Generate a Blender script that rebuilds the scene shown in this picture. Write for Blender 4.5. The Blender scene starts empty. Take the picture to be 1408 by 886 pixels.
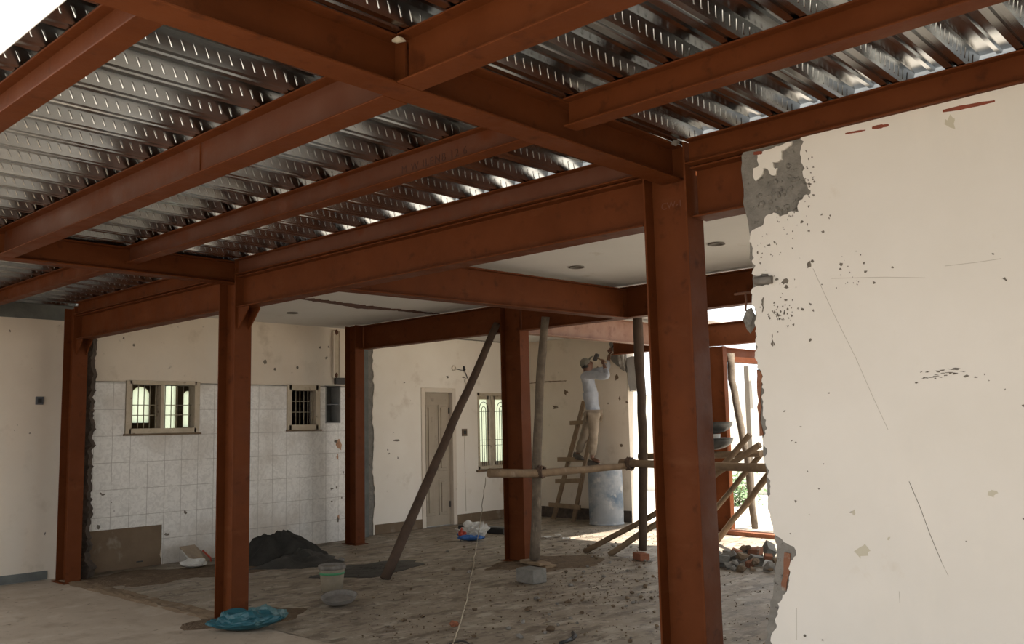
import bpy, bmesh, math, random
from mathutils import Vector, Matrix, noise
from math import sin, cos, pi, radians, sqrt
random.seed(7)
SC = bpy.context.scene
COL = SC.collection
# ---------------------------------------------------------------- camera
W_PX, H_PX, F_PX, CAM_H = 1408, 886, 1241.34, 1.65
MR = ((0.679233161817096, -0.7335857122538064, -0.02223318836843251),
      (0.06942397353890441, 0.09437905675800885, -0.9931127355660776),
      (0.730631660815503, 0.6730115871383968, 0.1150338202070841))
rt, dn, fw = (Vector(r) for r in MR)
camd = bpy.data.cameras.new('camera')
cam = bpy.data.objects.new('camera', camd); COL.objects.link(cam)
camd.sensor_width = 36; camd.lens = F_PX / W_PX * 36; camd.clip_start = .05; camd.clip_end = 300
m = Matrix.Identity(4)
for i in range(3):
    m[i][0], m[i][1], m[i][2] = rt[i], -dn[i], -fw[i]
m[2][3] = CAM_H
cam.matrix_world = m
SC.camera = cam
def ray(u, v): return rt*((u-704)/F_PX) + dn*((v-443)/F_PX) + fw
C0 = Vector((0, 0, CAM_H))
def onx(u, v, x): d = ray(u, v); return C0 + d*(x/d.x)
def ony(u, v, y): d = ray(u, v); return C0 + d*(y/d.y)
def onz(u, v, z=0.): d = ray(u, v); return C0 + d*((z-CAM_H)/d.z)

# ---------------------------------------------------------------- materials
def mat(name, col, rough=.7, metal=0., spec=.5, var=None, vscale=4., bump=0., bscale=40., layers=(), rvar=0., vst=(1, 1, 1)):
    """col/var blended by noise; layers: (colour, scale, lo, hi, stretch) patches of dirt or wear."""
    mt = bpy.data.materials.new(name); mt.use_nodes = True
    nt = mt.node_tree; N = nt.nodes; L = nt.links
    b = N['Principled BSDF']
    b.inputs['Roughness'].default_value = rough; b.inputs['Metallic'].default_value = metal
    b.inputs['Specular IOR Level'].default_value = spec
    g = N.new('ShaderNodeNewGeometry'); src = g.outputs['Position']
    def nz(scale, detail=5., stretch=(1, 1, 1), off=0):
        mp = N.new('ShaderNodeMapping'); mp.inputs['Scale'].default_value = stretch
        mp.inputs['Location'].default_value = (off, off*1.7, off*.3)
        L.new(src, mp.inputs['Vector'])
        n = N.new('ShaderNodeTexNoise'); n.inputs['Scale'].default_value = scale; n.inputs['Detail'].default_value = detail
        n.inputs['Roughness'].default_value = .6
        L.new(mp.outputs[0], n.inputs['Vector']); return n.outputs['Fac']
    def ramp(sock, lo, hi):
        r = N.new('ShaderNodeMapRange'); r.inputs['From Min'].default_value = lo; r.inputs['From Max'].default_value = hi
        L.new(sock, r.inputs['Value']); return r.outputs[0]
    def mix(f, a, c):
        x = N.new('ShaderNodeMix'); x.data_type = 'RGBA'; L.new(f, x.inputs['Factor'])
        for s, v in (('A', a), ('B', c)):
            i = [k for k in x.inputs if k.name == s and k.type == 'RGBA'][0]
            if isinstance(v, tuple): i.default_value = (*v, 1)
            else: L.new(v, i)
        return [o for o in x.outputs if o.type == 'RGBA'][0]
    cur = col
    if var: cur = mix(ramp(nz(vscale, 5., vst), .3, .7), col, var)
    for k, ly in enumerate(layers):
        c, s, lo, hi = ly[:4]; st = ly[4] if len(ly) > 4 else (1, 1, 1)
        cur = mix(ramp(nz(s, 8., st, 3.1*(k+1)), lo, hi), cur, c)
    if isinstance(cur, tuple): b.inputs['Base Color'].default_value = (*cur, 1)
    else: L.new(cur, b.inputs['Base Color'])
    if rvar: 
        r = N.new('ShaderNodeMapRange'); r.inputs['From Min'].default_value = .3; r.inputs['From Max'].default_value = .7
        r.inputs['To Min'].default_value = max(0, rough-rvar); r.inputs['To Max'].default_value = rough+rvar
        L.new(nz(vscale*1.5, 6., vst, 9), r.inputs['Value']); L.new(r.outputs[0], b.inputs['Roughness'])
    if bump:
        bp = N.new('ShaderNodeBump'); bp.inputs['Strength'].default_value = 1.; bp.inputs['Distance'].default_value = bump
        L.new(nz(bscale, 6.), bp.inputs['Height']); L.new(bp.outputs[0], b.inputs['Normal'])
    return mt

def tile_mat():
    mt = mat('glazed_tile', (.5, .47, .42), .28)
    nt = mt.node_tree; N = nt.nodes; L = nt.links; b = N['Principled BSDF']
    g = N.new('ShaderNodeNewGeometry'); sp = N.new('ShaderNodeSeparateXYZ'); L.new(g.outputs['Position'], sp.inputs[0])
    def math_(op, a, c=None):
        n = N.new('ShaderNodeMath'); n.operation = op
        for i, v in enumerate((a, c)):
            if v is None: continue
            if isinstance(v, (int, float)): n.inputs[i].default_value = v
            else: L.new(v, n.inputs[i])
        return n.outputs[0]
    px = math_('FRACT', math_('DIVIDE', math_('ADD', sp.outputs['X'], -4.961+.23*20), .2285))
    pz = math_('FRACT', math_('DIVIDE', math_('ADD', sp.outputs['Z'], -.32+.33*3), .3302))
    def edge(f, w): return math_('MAXIMUM', math_('LESS_THAN', f, w), math_('GREATER_THAN', f, 1-w))
    grout = math_('MAXIMUM', edge(px, .012), edge(pz, .008))
    n = N.new('ShaderNodeTexNoise'); n.inputs['Scale'].default_value = 14; n.inputs['Detail'].default_value = 4; n.inputs['Distortion'].default_value = 1.6
    L.new(g.outputs['Position'], n.inputs['Vector'])
    r = N.new('ShaderNodeMapRange'); r.inputs['From Min'].default_value = .42; r.inputs['From Max'].default_value = .62; L.new(n.outputs['Fac'], r.inputs['Value'])
    def mix(f, a, c):
        x = N.new('ShaderNodeMix'); x.data_type = 'RGBA'; L.new(f, x.inputs['Factor'])
        for s, v in (('A', a), ('B', c)):
            i = [k for k in x.inputs if k.name == s and k.type == 'RGBA'][0]
            if isinstance(v, tuple): i.default_value = (*v, 1)
            else: L.new(v, i)
        return [o for o in x.outputs if o.type == 'RGBA'][0]
    c = mix(r.outputs[0], (.72, .70, .655), (.61, .59, .55))
    n2 = N.new('ShaderNodeTexNoise'); n2.inputs['Scale'].default_value = 1.1; n2.inputs['Detail'].default_value = 8
    L.new(g.outputs['Position'], n2.inputs['Vector'])
    r2 = N.new('ShaderNodeMapRange'); r2.inputs['From Min'].default_value = .52; r2.inputs['From Max'].default_value = .8; L.new(n2.outputs['Fac'], r2.inputs['Value'])
    c = mix(r2.outputs[0], c, (.42, .36, .29))
    c = mix(grout, c, (.36, .33, .285))
    L.new(c, b.inputs['Base Color'])
    bp = N.new('ShaderNodeBump'); bp.inputs['Distance'].default_value = .002; bp.invert = True; L.new(grout, bp.inputs['Height']); L.new(bp.outputs[0], b.inputs['Normal'])
    return mt

MT = {}
MT['oxide'] = mat('red_oxide_primer', (.094, .026, .0078), .54, spec=.08, var=(.120, .035, .0115), vscale=3.2, rvar=.12,
                  layers=(((.066, .019, .007), 9, .58, .72), ((.14, .05, .02), 2.3, .60, .85, (1, 1, 3))), bump=.0012, bscale=24)
MT['oxide_sidelit'] = mat('sidelit_red_oxide', (.20, .095, .058), .5, spec=.4, var=(.27, .15, .10), vscale=5, rvar=.1,  # paler oxide copy, the side light on the inner beam painted in
                  layers=(((.14, .05, .025), 6, .55, .7),), bump=.001, bscale=24)
MT['oxide_lit_web'] = mat('lit_web_oxide', (.098, .034, .018), .5, spec=.15, var=(.128, .055, .035), vscale=2.6, rvar=.1,  # paler oxide copy: light reflected onto the joist webs put into the colour
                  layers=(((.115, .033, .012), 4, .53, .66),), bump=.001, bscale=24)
MT['galv'] = mat('galvanised_steel', (.50, .52, .53), .21, 1., var=(.42, .44, .45), vscale=7, rvar=.05, vst=(.06, 1, 1),
                 layers=(((.36, .375, .39), 6, .56, .72, (.05, 1, 1)),))
MT['plaster'] = mat('cream_wall_paint', (.735, .70, .65), .75, spec=.25, var=(.685, .65, .595), vscale=1.6, bump=.0012, bscale=9,
                    layers=(((.60, .535, .45), 5, .66, .9), ((.76, .715, .65), 2.2, .55, .8, (1, 1, .35))))
MT['plaster_old'] = mat('old_cream_wall', (.70, .62, .52), .8, spec=.2, var=(.63, .55, .455), vscale=1.3, bump=.002, bscale=8,
                    layers=(((.46, .385, .295), 2.6, .58, .8), ((.30, .25, .20), 12, .68, .76), ((.64, .59, .51), 1.7, .5, .75, (1, 1, .3))))
MT['plaster_back_lit'] = mat('lit_cream_wall', (.82, .77, .69), .8, spec=.2, var=(.76, .70, .61), vscale=1.3, bump=.002, bscale=8,  # brighter copy of the old plaster, light on the door wall painted in
                    layers=(((.55, .47, .37), 2.6, .6, .85), ((.40, .34, .27), 12, .70, .78)))
MT['mortar'] = mat('grey_mortar', (.25, .235, .21), .95, spec=.1, var=(.16, .15, .135), vscale=14, bump=.012, bscale=22,
                   layers=(((.08, .072, .065), 26, .6, .7),))
MT['brick'] = mat('broken_brick', (.27, .115, .065), .95, spec=.1, var=(.20, .10, .065), vscale=12, bump=.01, bscale=30,
                  layers=(((.30, .27, .23), 7, .55, .65),))
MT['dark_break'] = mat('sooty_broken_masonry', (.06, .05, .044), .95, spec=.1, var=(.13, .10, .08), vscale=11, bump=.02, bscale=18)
MT['cement_patch'] = mat('brown_render', (.20, .145, .095), .9, spec=.15, var=(.15, .108, .072), vscale=3, bump=.004, bscale=20,
                  layers=(((.31, .27, .22), 4, .58, .75),))
MT['band'] = mat('grey_concrete_band', (.17, .18, .17), .9, spec=.15, var=(.11, .115, .11), vscale=5, bump=.004, bscale=18)
MT['tile'] = tile_mat()
MT['slab'] = mat('white_ceiling_paint', (.68, .67, .65), .8, spec=.2, var=(.62, .61, .585), vscale=1.2, layers=(((.5, .46, .40), 3, .64, .8),))
MT['slab_raw'] = mat('slab_concrete', (.42, .41, .39), .9, spec=.15, var=(.33, .32, .3), vscale=6, bump=.004, bscale=20)
MT['floor_in'] = mat('dirty_concrete_floor', (.27, .225, .17), .6, spec=.4, var=(.195, .158, .118), vscale=1.4, rvar=.12, bump=.006, bscale=14,
                  layers=(((.115, .088, .062), 2.2, .50, .62, (1, 2.4, 1)), ((.35, .305, .245), 3.4, .53, .66, (1, 1.8, 1)), ((.09, .068, .05), 13, .57, .66), ((.40, .36, .30), 26, .62, .70)))
MT['floor_out'] = mat('dusty_screed_floor', (.36, .30, .235), .85, spec=.2, var=(.30, .245, .19), vscale=1.1, bump=.003, bscale=12,
                  layers=(((.26, .21, .16), 3, .52, .68), ((.42, .355, .285), 2, .52, .7), ((.15, .115, .085), 14, .62, .7)))
MT['soil'] = mat('loose_brown_soil', (.165, .12, .08), .95, spec=.1, var=(.105, .074, .05), vscale=9, bump=.02, bscale=30,
                 layers=(((.24, .19, .14), 18, .6, .7),))
MT['earth_out'] = mat('outside_ground', (.47, .43, .37), .95, spec=.1, var=(.39, .35, .30), vscale=1.5, bump=.01, bscale=10)
MT['wood'] = mat('weathered_pole', (.25, .175, .11), .85, spec=.2, var=(.17, .118, .076), vscale=9, bump=.004, bscale=30,
                 layers=(((.28, .21, .15), 14, .58, .72, (1, 1, .3)),))
MT['wood_dark'] = mat('dark_pole', (.085, .055, .038), .8, spec=.25, var=(.055, .037, .027), vscale=9, bump=.004, bscale=30)
MT['wood_grey'] = mat('grey_bark_pole', (.17, .135, .10), .9, spec=.15, var=(.10, .08, .062), vscale=12, bump=.005, bscale=34,
                 layers=(((.27, .225, .175), 10, .6, .72, (1, 1, .25)),))
MT['plank'] = mat('sawn_plank', (.27, .195, .125), .85, spec=.2, var=(.19, .135, .085), vscale=7, bump=.003, bscale=30)
MT['rope'] = mat('coir_rope', (.12, .075, .05), .95, var=(.08, .05, .035), vscale=40, bump=.004, bscale=120)
MT['cord'] = mat('pale_string', (.42, .36, .27), .9)
MT['block'] = mat('concrete_block', (.21, .20, .18), .95, spec=.1, var=(.15, .145, .13), vscale=18, bump=.005, bscale=70)
MT['clay'] = mat('red_clay_brick', (.27, .11, .065), .9, spec=.1, var=(.2, .085, .05), vscale=14, bump=.004, bscale=40)
MT['pan'] = mat('black_iron_pan', (.055, .058, .06), .5, .6, var=(.11, .11, .105), vscale=9, rvar=.12)
MT['pan_mortar'] = mat('mortar_crusted_pan', (.20, .185, .165), .85, var=(.12, .108, .095), vscale=12, bump=.003, bscale=40)
MT['blue'] = mat('blue_woven_plastic', (.008, .062, .085), .5, var=(.014, .09, .112), vscale=8, layers=(((.16, .27, .28), 6, .6, .72),), bump=.002, bscale=60)
MT['white_sack'] = mat('white_woven_sack', (.56, .55, .51), .7, var=(.42, .40, .36), vscale=9, bump=.002, bscale=50)
MT['brown_paper'] = mat('brown_paper', (.33, .26, .185), .85, var=(.25, .195, .14), vscale=8, bump=.003, bscale=30)
MT['print_red'] = mat('printed_red', (.40, .06, .035), .7)
MT['print_blue'] = mat('printed_blue', (.035, .11, .30), .6)
MT['bucket'] = mat('cement_stained_bucket', (.24, .205, .15), .7, var=(.17, .145, .105), vscale=10, bump=.002, bscale=40)
MT['green'] = mat('green_print', (.05, .22, .10), .6)
MT['sand'] = mat('dark_wet_sand', (.024, .023, .021), .9, spec=.15, var=(.045, .043, .038), vscale=6, bump=.012, bscale=38)
MT['sand_wet'] = mat('black_slurry', (.02, .021, .02), .6, spec=.3, var=(.05, .048, .043), vscale=5, bump=.006, bscale=30)
MT['black'] = mat('black_plastic', (.015, .015, .016), .5)
MT['grey_plastic'] = mat('grey_plastic', (.12, .125, .135), .5, var=(.085, .09, .10), vscale=8)
MT['win_wood'] = mat('painted_window_frame', (.54, .465, .355), .65, var=(.43, .365, .27), vscale=8, layers=(((.2, .14, .09), 12, .62, .72),))
MT['door'] = mat('painted_door', (.40, .335, .255), .6, var=(.335, .28, .21), vscale=3, layers=(((.24, .2, .165), 7, .62, .75),))
MT['iron'] = mat('painted_iron_grille', (.42, .37, .28), .6, var=(.30, .26, .19), vscale=20)
MT['iron_dark'] = mat('dark_iron', (.045, .04, .038), .6, .3)
MT['rust'] = mat('rusty_steel', (.17, .075, .04), .85, .2, var=(.10, .05, .03), vscale=14)
MT['drum'] = mat('worn_blue_drum', (.30, .31, .32), .65, 0, spec=.3, var=(.22, .235, .25), vscale=4, rvar=.1,
                 layers=(((.085, .12, .165), 2.3, .47, .64), ((.42, .41, .39), 6, .58, .72), ((.16, .13, .11), 13, .64, .72)))
MT['skin'] = mat('brown_skin', (.12, .055, .032), .6)
MT['shirt'] = mat('pale_blue_grey_shirt', (.31, .325, .355), .85, var=(.235, .25, .28), vscale=7, bump=.012, bscale=9)
MT['trousers'] = mat('khaki_trousers', (.25, .20, .145), .9, var=(.185, .145, .105), vscale=8, bump=.012, bscale=9)
MT['cap'] = mat('olive_grey_cap', (.20, .19, .155), .85, var=(.15, .14, .115), vscale=12)
MT['shoe'] = mat('dusty_black_shoe', (.055, .045, .038), .7, var=(.10, .085, .07), vscale=12)
MT['hair'] = mat('black_hair', (.012, .011, .01), .7)
MT['outwall'] = mat('sunlit_outside_wall', (.78, .75, .68), .85, spec=.2, var=(.68, .64, .57), vscale=2)
MT['leaf'] = mat('green_leaf', (.07, .13, .045), .6, var=(.12, .19, .075), vscale=9)
MT['stain'] = mat('chipped_mortar', (.13, .11, .09), .95, var=(.20, .175, .145), vscale=60, bump=.003, bscale=90)
MT['scuff'] = mat('grey_scuff', (.47, .43, .37), .9)
MT['lead'] = mat('faint_pencil', (.40, .365, .31), .9)
MT['mark'] = mat('dark_brown_paint_mark', (.05, .015, .008), .7)
MT['markpale'] = mat('pale_chalk_mark', (.12, .042, .02), .8)
MT['redpaint'] = mat('red_oxide_smear', (.24, .05, .022), .7, var=(.17, .04, .018), vscale=25)
def glass_mat():
    mt = bpy.data.materials.new('frosted_glass'); mt.use_nodes = True; nt = mt.node_tree; N = nt.nodes; L = nt.links
    N.remove(N['Principled BSDF']); out = N['Material Output']
    tr = N.new('ShaderNodeBsdfTranslucent'); tr.inputs[0].default_value = (.72, .76, .66, 1)
    tp = N.new('ShaderNodeBsdfTransparent'); tp.inputs[0].default_value = (.70, .74, .64, 1)
    mx = N.new('ShaderNodeMixShader'); mx.inputs[0].default_value = .35
    L.new(tr.outputs[0], mx.inputs[1]); L.new(tp.outputs[0], mx.inputs[2]); L.new(mx.outputs[0], out.inputs[0])
    return mt
MT['glass'] = glass_mat()

# ---------------------------------------------------------------- mesh builder
class MB:
    def __init__(s): s.v = []; s.f = []; s.sm = []
    def add(s, vs, fs, smooth=False):
        o = len(s.v); s.v += [Vector(v) for v in vs]
        for f in fs: s.f.append([o+i for i in f]); s.sm.append(smooth)
        return s
    def box(s, x0, x1, y0, y1, z0, z1):
        return s.add([(x0,y0,z0),(x1,y0,z0),(x1,y1,z0),(x0,y1,z0),(x0,y0,z1),(x1,y0,z1),(x1,y1,z1),(x0,y1,z1)],
                     [(0,3,2,1),(4,5,6,7),(0,1,5,4),(1,2,6,5),(2,3,7,6),(3,0,4,7)])
    def obox(s, c, ax, ay, az):
        """oriented box: centre and three half-axis vectors"""
        c, ax, ay, az = Vector(c), Vector(ax), Vector(ay), Vector(az)
        vs = [c+ax*i+ay*j+az*k for k in (-1,1) for i, j in ((-1,-1),(1,-1),(1,1),(-1,1))]
        return s.add(vs, [(0,3,2,1),(4,5,6,7),(0,1,5,4),(1,2,6,5),(2,3,7,6),(3,0,4,7)])
    def prism(s, poly, d):
        """planar polygon of 3-D points extruded by vector d"""
        n = len(poly); p = [Vector(q) for q in poly]; d = Vector(d)
        return s.add(p+[q+d for q in p], [list(range(n))[::-1], list(range(n, 2*n))]+[(i, (i+1) % n, n+(i+1) % n, n+i) for i in range(n)])
    def tube(s, pts, r, seg=10, smooth=True, wob=0., cap=True):
        pts = [Vector(p) for p in pts]; n = len(pts)
        rs = r if isinstance(r, (list, tuple)) else [r]*n
        t = (pts[1]-pts[0]).normalized(); up = Vector((0,0,1)) if abs(t.z) < .9 else Vector((1,0,0))
        u = t.cross(up).normalized(); vs = []
        for i, p in enumerate(pts):
            tt = (pts[min(i+1,n-1)]-pts[max(i-1,0)]).normalized()
            u = (u-tt*u.dot(tt)).normalized(); w = tt.cross(u)
            for k in range(seg):
                a = 2*pi*k/seg; rr = rs[i]*(1+wob*(noise.noise(p*6+Vector((k*.9,i*.5,0)))))
                vs.append(p+u*cos(a)*rr+w*sin(a)*rr)
        fs = [(i*seg+k, i*seg+(k+1) % seg, (i+1)*seg+(k+1) % seg, (i+1)*seg+k) for i in range(n-1) for k in range(seg)]
        s.add(vs, fs, smooth)
        if cap:
            o = len(s.v)-n*seg
            s.f.append([o+k for k in range(seg)][::-1]); s.sm.append(False)
            s.f.append([o+(n-1)*seg+k for k in range(seg)]); s.sm.append(False)
        return s
    def lathe(s, prof, c, seg=28, smooth=True, axis=None, sx=1., sy=1.):
        c = Vector(c); n = len(prof); vs = []
        R = Vector((0,0,1)).rotation_difference(Vector(axis)).to_matrix() if axis else Matrix.Identity(3)
        for r, z in prof:
            for k in range(seg):
                a = 2*pi*k/seg; vs.append(c+R@Vector((r*cos(a)*sx, r*sin(a)*sy, z)))
        fs = [(i*seg+k, i*seg+(k+1) % seg, (i+1)*seg+(k+1) % seg, (i+1)*seg+k) for i in range(n-1) for k in range(seg)]
        return s.add(vs, fs, smooth)
    def rock(s, c, r, seed=0, sq=(1,1,1), sub=1, rough=.35):
        bm = bmesh.new(); bmesh.ops.create_icosphere(bm, subdivisions=sub, radius=1.)
        rz = Matrix.Rotation(seed*1.7, 3, 'Z')
        vs = []
        for v in bm.verts:
            k = 1+rough*noise.noise(v.co*1.6+Vector((seed*3.1, seed*1.3, seed)))*2
            q = Vector((v.co.x*sq[0], v.co.y*sq[1], v.co.z*sq[2]))*k*r
            vs.append(Vector(c)+rz@q)
        fs = [[v.index for v in f.verts] for f in bm.faces]; bm.free()
        return s.add(vs, fs)
    def build(s, name, material, parent=None, bevel=0., loc=None):
        me = bpy.data.meshes.new(name)
        o = bpy.data.objects.new(name, me); COL.objects.link(o)
        off = Vector(loc) if loc is not None else (wloc(parent) if parent else Vector((0,0,0)))
        if parent:
            o.parent = parent
            if loc is not None: o.location = off-wloc(parent)
        elif loc is not None: o.location = off
        me.from_pydata([v-off for v in s.v], [], s.f)
        me.polygons.foreach_set('use_smooth', s.sm)
        mm = MT[material] if isinstance(material, str) else material
        me.materials.append(mm); me.update()
        bm = bmesh.new(); bm.from_mesh(me); bmesh.ops.recalc_face_normals(bm, faces=bm.faces); bm.to_mesh(me); bm.free()
        if bevel:
            b = o.modifiers.new('bevel', 'BEVEL'); b.width = bevel; b.segments = 2; b.limit_method = 'ANGLE'; b.angle_limit = radians(40)
        return o
def wloc(o):
    l = Vector((0,0,0))
    while o: l += o.location; o = o.parent
    return l
def tag(o, label, cat, group=None, kind=None):
    o['label'] = label; o['category'] = cat
    if group: o['group'] = group
    if kind: o['kind'] = kind
    return o
def thing(name, loc, label, cat, group=None, kind=None):
    o = bpy.data.objects.new(name, None); COL.objects.link(o); o.location = loc; o.empty_display_size = .1
    return tag(o, label, cat, group, kind)
def struct(o, label=None):
    o['kind'] = 'structure'
    if label: o['label'] = label
    return o
def fbm(x, y, z=0., o=4): return noise.fractal(Vector((x, y, z)), 1., 2., o)

# ---------------------------------------------------------------- floor
def grid(x0, x1, y0, y1, nx, ny, h):
    b = MB(); vs = []
    for j in range(ny+1):
        for i in range(nx+1):
            x = x0+(x1-x0)*i/nx; y = y0+(y1-y0)*j/ny; vs.append((x, y, h(x, y)))
    return b.add(vs, [(j*(nx+1)+i, j*(nx+1)+i+1, (j+1)*(nx+1)+i+1, (j+1)*(nx+1)+i) for j in range(ny) for i in range(nx)], True)
def hin(x, y):
    return -.004+.006*fbm(x*1.1, y*1.1)+.004*fbm(x*5, y*5, 3)
fl = grid(4.36, 12.9, -1.2, 11.6, 150, 220, hin).build('floor', 'floor_in'); struct(fl, 'dirty grey concrete floor strewn with mortar dust')
fo = grid(1.1, 4.36, -2.4, 11.6, 60, 110, lambda x, y: -.004+.003*fbm(x, y)).build('floor_screed', 'floor_out'); struct(fo, 'smooth dusty brown screed floor along the plain left wall')
go = grid(-30, 60, -40, 50, 40, 40, lambda x, y: -.09+.03*fbm(x*.4, y*.4)).build('ground', 'earth_out'); struct(go, 'bright bare ground outside')
struct(grid(-4, 1.1, 2.9, 14, 10, 20, lambda x, y: -.05+.01*fbm(x, y)).build('bounce_damping_ground', 'soil'), 'added unseen dark ground beside the open edge that weakens bounced light')  # unseen dark ground, added to cut the bounce toward the deep beams
# rough strip where the old partition stood
b = MB(); n = 90; vs = []
for i in range(n+1):
    y = 7.62+(11.05-7.62)*i/n
    for k in range(7):
        w = -.13+.26*k/6; x = 4.33+w+.03*fbm(y*3, k*.8, 5)
        hh = 0 if k in (0, 6) else .022+.016*fbm(y*5, k*1.3, 2)
        vs.append((x, y, -.012+hh))
b.add(vs, [(i*7+k, i*7+k+1, (i+1)*7+k+1, (i+1)*7+k) for i in range(n) for k in range(6)])
struct(b.build('floor_scar', 'cement_patch'), 'rough raised strip left in the floor by the removed wall')
# dug earth around the bases
def mound(name, c, rx, ry, h, material, seed=0, nz_=.5, dig=0., n=42, pw=2., parent=None, loc=None):
    vs = []; R = n//2
    b = MB(); seg = 40
    for i in range(R+1):
        t = i/R
        for k in range(seg):
            a = 2*pi*k/seg
            rr = t*(1+.42*fbm(cos(a)*1.2+seed, sin(a)*1.2, seed))
            x = c[0]+rx*rr*cos(a); y = c[1]+ry*rr*sin(a)
            z = h*(1-t**pw)**1.3*(1+nz_*fbm(x*4+seed, y*4, seed*1.3)) + .012*(1-t)*fbm(x*22, y*22, seed)
            z = z if t < 1 else -.02
            vs.append((x, y, c[2]+z))
    b.add(vs, [(i*seg+k, i*seg+(k+1) % seg, (i+1)*seg+(k+1) % seg, (i+1)*seg+k) for i in range(R) for k in range(seg)], True)
    return b.build(name, material, parent, loc=loc)
struct(mound('floor_soil', (4.45, 7.42, -.004), .52, .40, .018, 'soil', 2, .4), 'brown soil around the foot of the middle column')
struct(mound('floor_soil', (4.9, 10.6, -.004), .75, .5, .03, 'soil', 5, .5), 'brown soil beside the column at the tiled wall')
struct(mound('floor_soil', (8.45, 7.35, -.004), .8, .62, .03, 'soil', 8, .6), 'brown soil around the inner column with the propped poles')
struct(mound('floor_soil', (5.6, 10.3, -.004), 1.0, .55, .012, 'soil', 11, .6), 'brown soil below the bare patch of tiled wall')

# ---------------------------------------------------------------- walls
def jag(pts, amp=.012, step=.04, seed=0, closed=False):
    """roughen a polyline of 2-D points"""
    out = []
    n = len(pts) if closed else len(pts)-1
    for i in range(n):
        a, c = Vector(pts[i]), Vector(pts[(i+1) % len(pts)]); L = (c-a).length; k = max(1, int(L/step))
        nn = Vector((-(c-a).y, (c-a).x)).normalized() if L > 0 else Vector((0, 0))
        for j in range(k):
            t = j/k; p = a+(c-a)*t
            if not (i == 0 and j == 0 and not closed): p = p+nn*amp*1.6*fbm(p.x*23+seed, p.y*23, seed)
            out.append((p.x, p.y))
    if not closed: out.append(tuple(pts[-1]))
    return out
def wall_panel(b, xs, zs, hole, y0, y1, axis='x'):
    """wall of boxes around holes; xs, zs break lines; hole(xc,zc) -> bool"""
    for i in range(len(xs)-1):
        for j in range(len(zs)-1):
            if hole((xs[i]+xs[i+1])/2, (zs[j]+zs[j+1])/2): continue
            if axis == 'x': b.box(xs[i], xs[i+1], y0, y1, zs[j], zs[j+1])
            else: b.box(y0, y1, xs[i], xs[i+1], zs[j], zs[j+1])
    return b
YL = 11.36
W1 = (5.13, 6.04, 1.70, 2.29); W2 = (7.48, 7.99, 1.70, 2.30); NI = (8.12, 8.40, 1.76, 2.33)
def hole(x, z):
    return any(a < x < c and d < z < e for a, c, d, e in (W1, W2, NI))
xs = [-4, 4.40, 5.13, 6.04, 7.48, 7.99, 8.12, 8.40, 8.75]; zs = [-.1, 1.70, 1.76, 2.29, 2.30, 2.33, 3.22]
wl = struct(wall_panel(MB(), xs, zs, hole, YL, YL+.2).build('wall_left', 'plaster_old'), 'old cream left wall')
MB().box(8.05, 8.45, YL+.2, YL+.25, 1.7, 2.4).build('niche_back', 'band', wl)
MB().box(-4, 4.40, YL-.03, YL+.2, 3.22, 3.5).build('wall_head', 'band', wl)
MB().box(-4, 4.44, YL-.012, YL, 3.045, 3.24).build('concrete_band', 'band', wl)
MB().box(-4, 4.22, YL-.014, YL, 0, .10).build('skirting', 'band', wl)
# tile cladding with openings and a bare patch
b = MB(); t0, t1 = YL-.016, YL
def thole(x, z):
    return hole(x, z) or (x < 5.6 and z < .5) or (5.08 < x < 6.09 and 1.66 < z) or (7.44 < x < 8.03 and 1.66 < z)
wall_panel(b, [4.62, 5.08, 5.13, 5.6, 6.04, 6.09, 7.44, 7.48, 7.99, 8.03, 8.12, 8.40, 8.75], [0, .5, 1.66, 1.70, 1.76, 2.29, 2.30, 2.31], thole, t0, t1)
tl = b.build('tile_cladding', 'tile', wl); tl['label'] = 'white glazed tiles on the left wall'
b = MB()
for x0, x1 in ((4.62, 5.08), (6.09, 7.44), (8.03, 8.75)): b.box(x0, x1, YL-.018, YL, 2.31, 2.322)
b.build('tile_edge', 'mortar', wl)
pp = jag([(4.62, .515), (5.2, .50), (5.45, .515), (5.5, .545), (5.55, .51), (5.61, .52), (5.60, .3), (5.585, .12), (5.61, -.02), (4.62, -.02)], .012, .05, 3, True)
MB().prism([(x, YL-.004, z) for x, z in pp], (0, .006, 0)).build('bare_render_patch', 'cement_patch', wl)
MB().box(5.28, 5.36, YL-.008, YL, .06, .075).build('drain_slot', 'black', wl)
# stains / drill holes on the left walls
def blobs(name, material, parent, mk, spots, seed=1, th=.0015):
    """spots: (u, v, radius_px, aspect); mk(u,v)->point on plane, thin raised flecks"""
    b = MB()
    for i, s in enumerate(spots):
        u, v, r = s[:3]; ar = s[3] if len(s) > 3 else 1.; n = 11
        poly = []
        for k in range(n):
            a = 2*pi*k/n+.4*sin(k*2.7+i); q = r*max(.25, 1+1.1*fbm(cos(a)*1.4+i*2.3, sin(a)*1.4, seed+i))
            poly.append(mk(u+q*cos(a)*ar, v+q*sin(a)))
        d = (poly[1]-poly[0]).cross(poly[2]-poly[0]).normalized()
        c = mk(u, v); d = d if d.dot(C0-c) > 0 else -d
        b.prism(poly, d*th)
    return b.build(name, material, parent)
blobs('wall_chip', 'stain', wl, lambda u, v: ony(u, v, YL-.017), [(140, 680, 3), (255, 705, 2.5), (229, 735, 2.5, 1.6), (135, 725, 3), (153, 691, 1.2, .6), (157, 703, 1, .6)], 4)
blobs('wall_chip', 'stain', wl, lambda u, v: ony(u, v, YL-.003), [(365, 498, 3), (378, 508, 2), (409, 505, 2.5, .5), (170, 465, 1.6), (184, 475, 1.5), (440, 478, 2), (449, 492, 2), (452, 478, 1.5), (14, 455, 2, .6), (62, 734, 2, .5), (20, 592, 1, .6), (24, 585, 1, .6), (41, 596, 1.2), (12, 817, .1)], 6)
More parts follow.
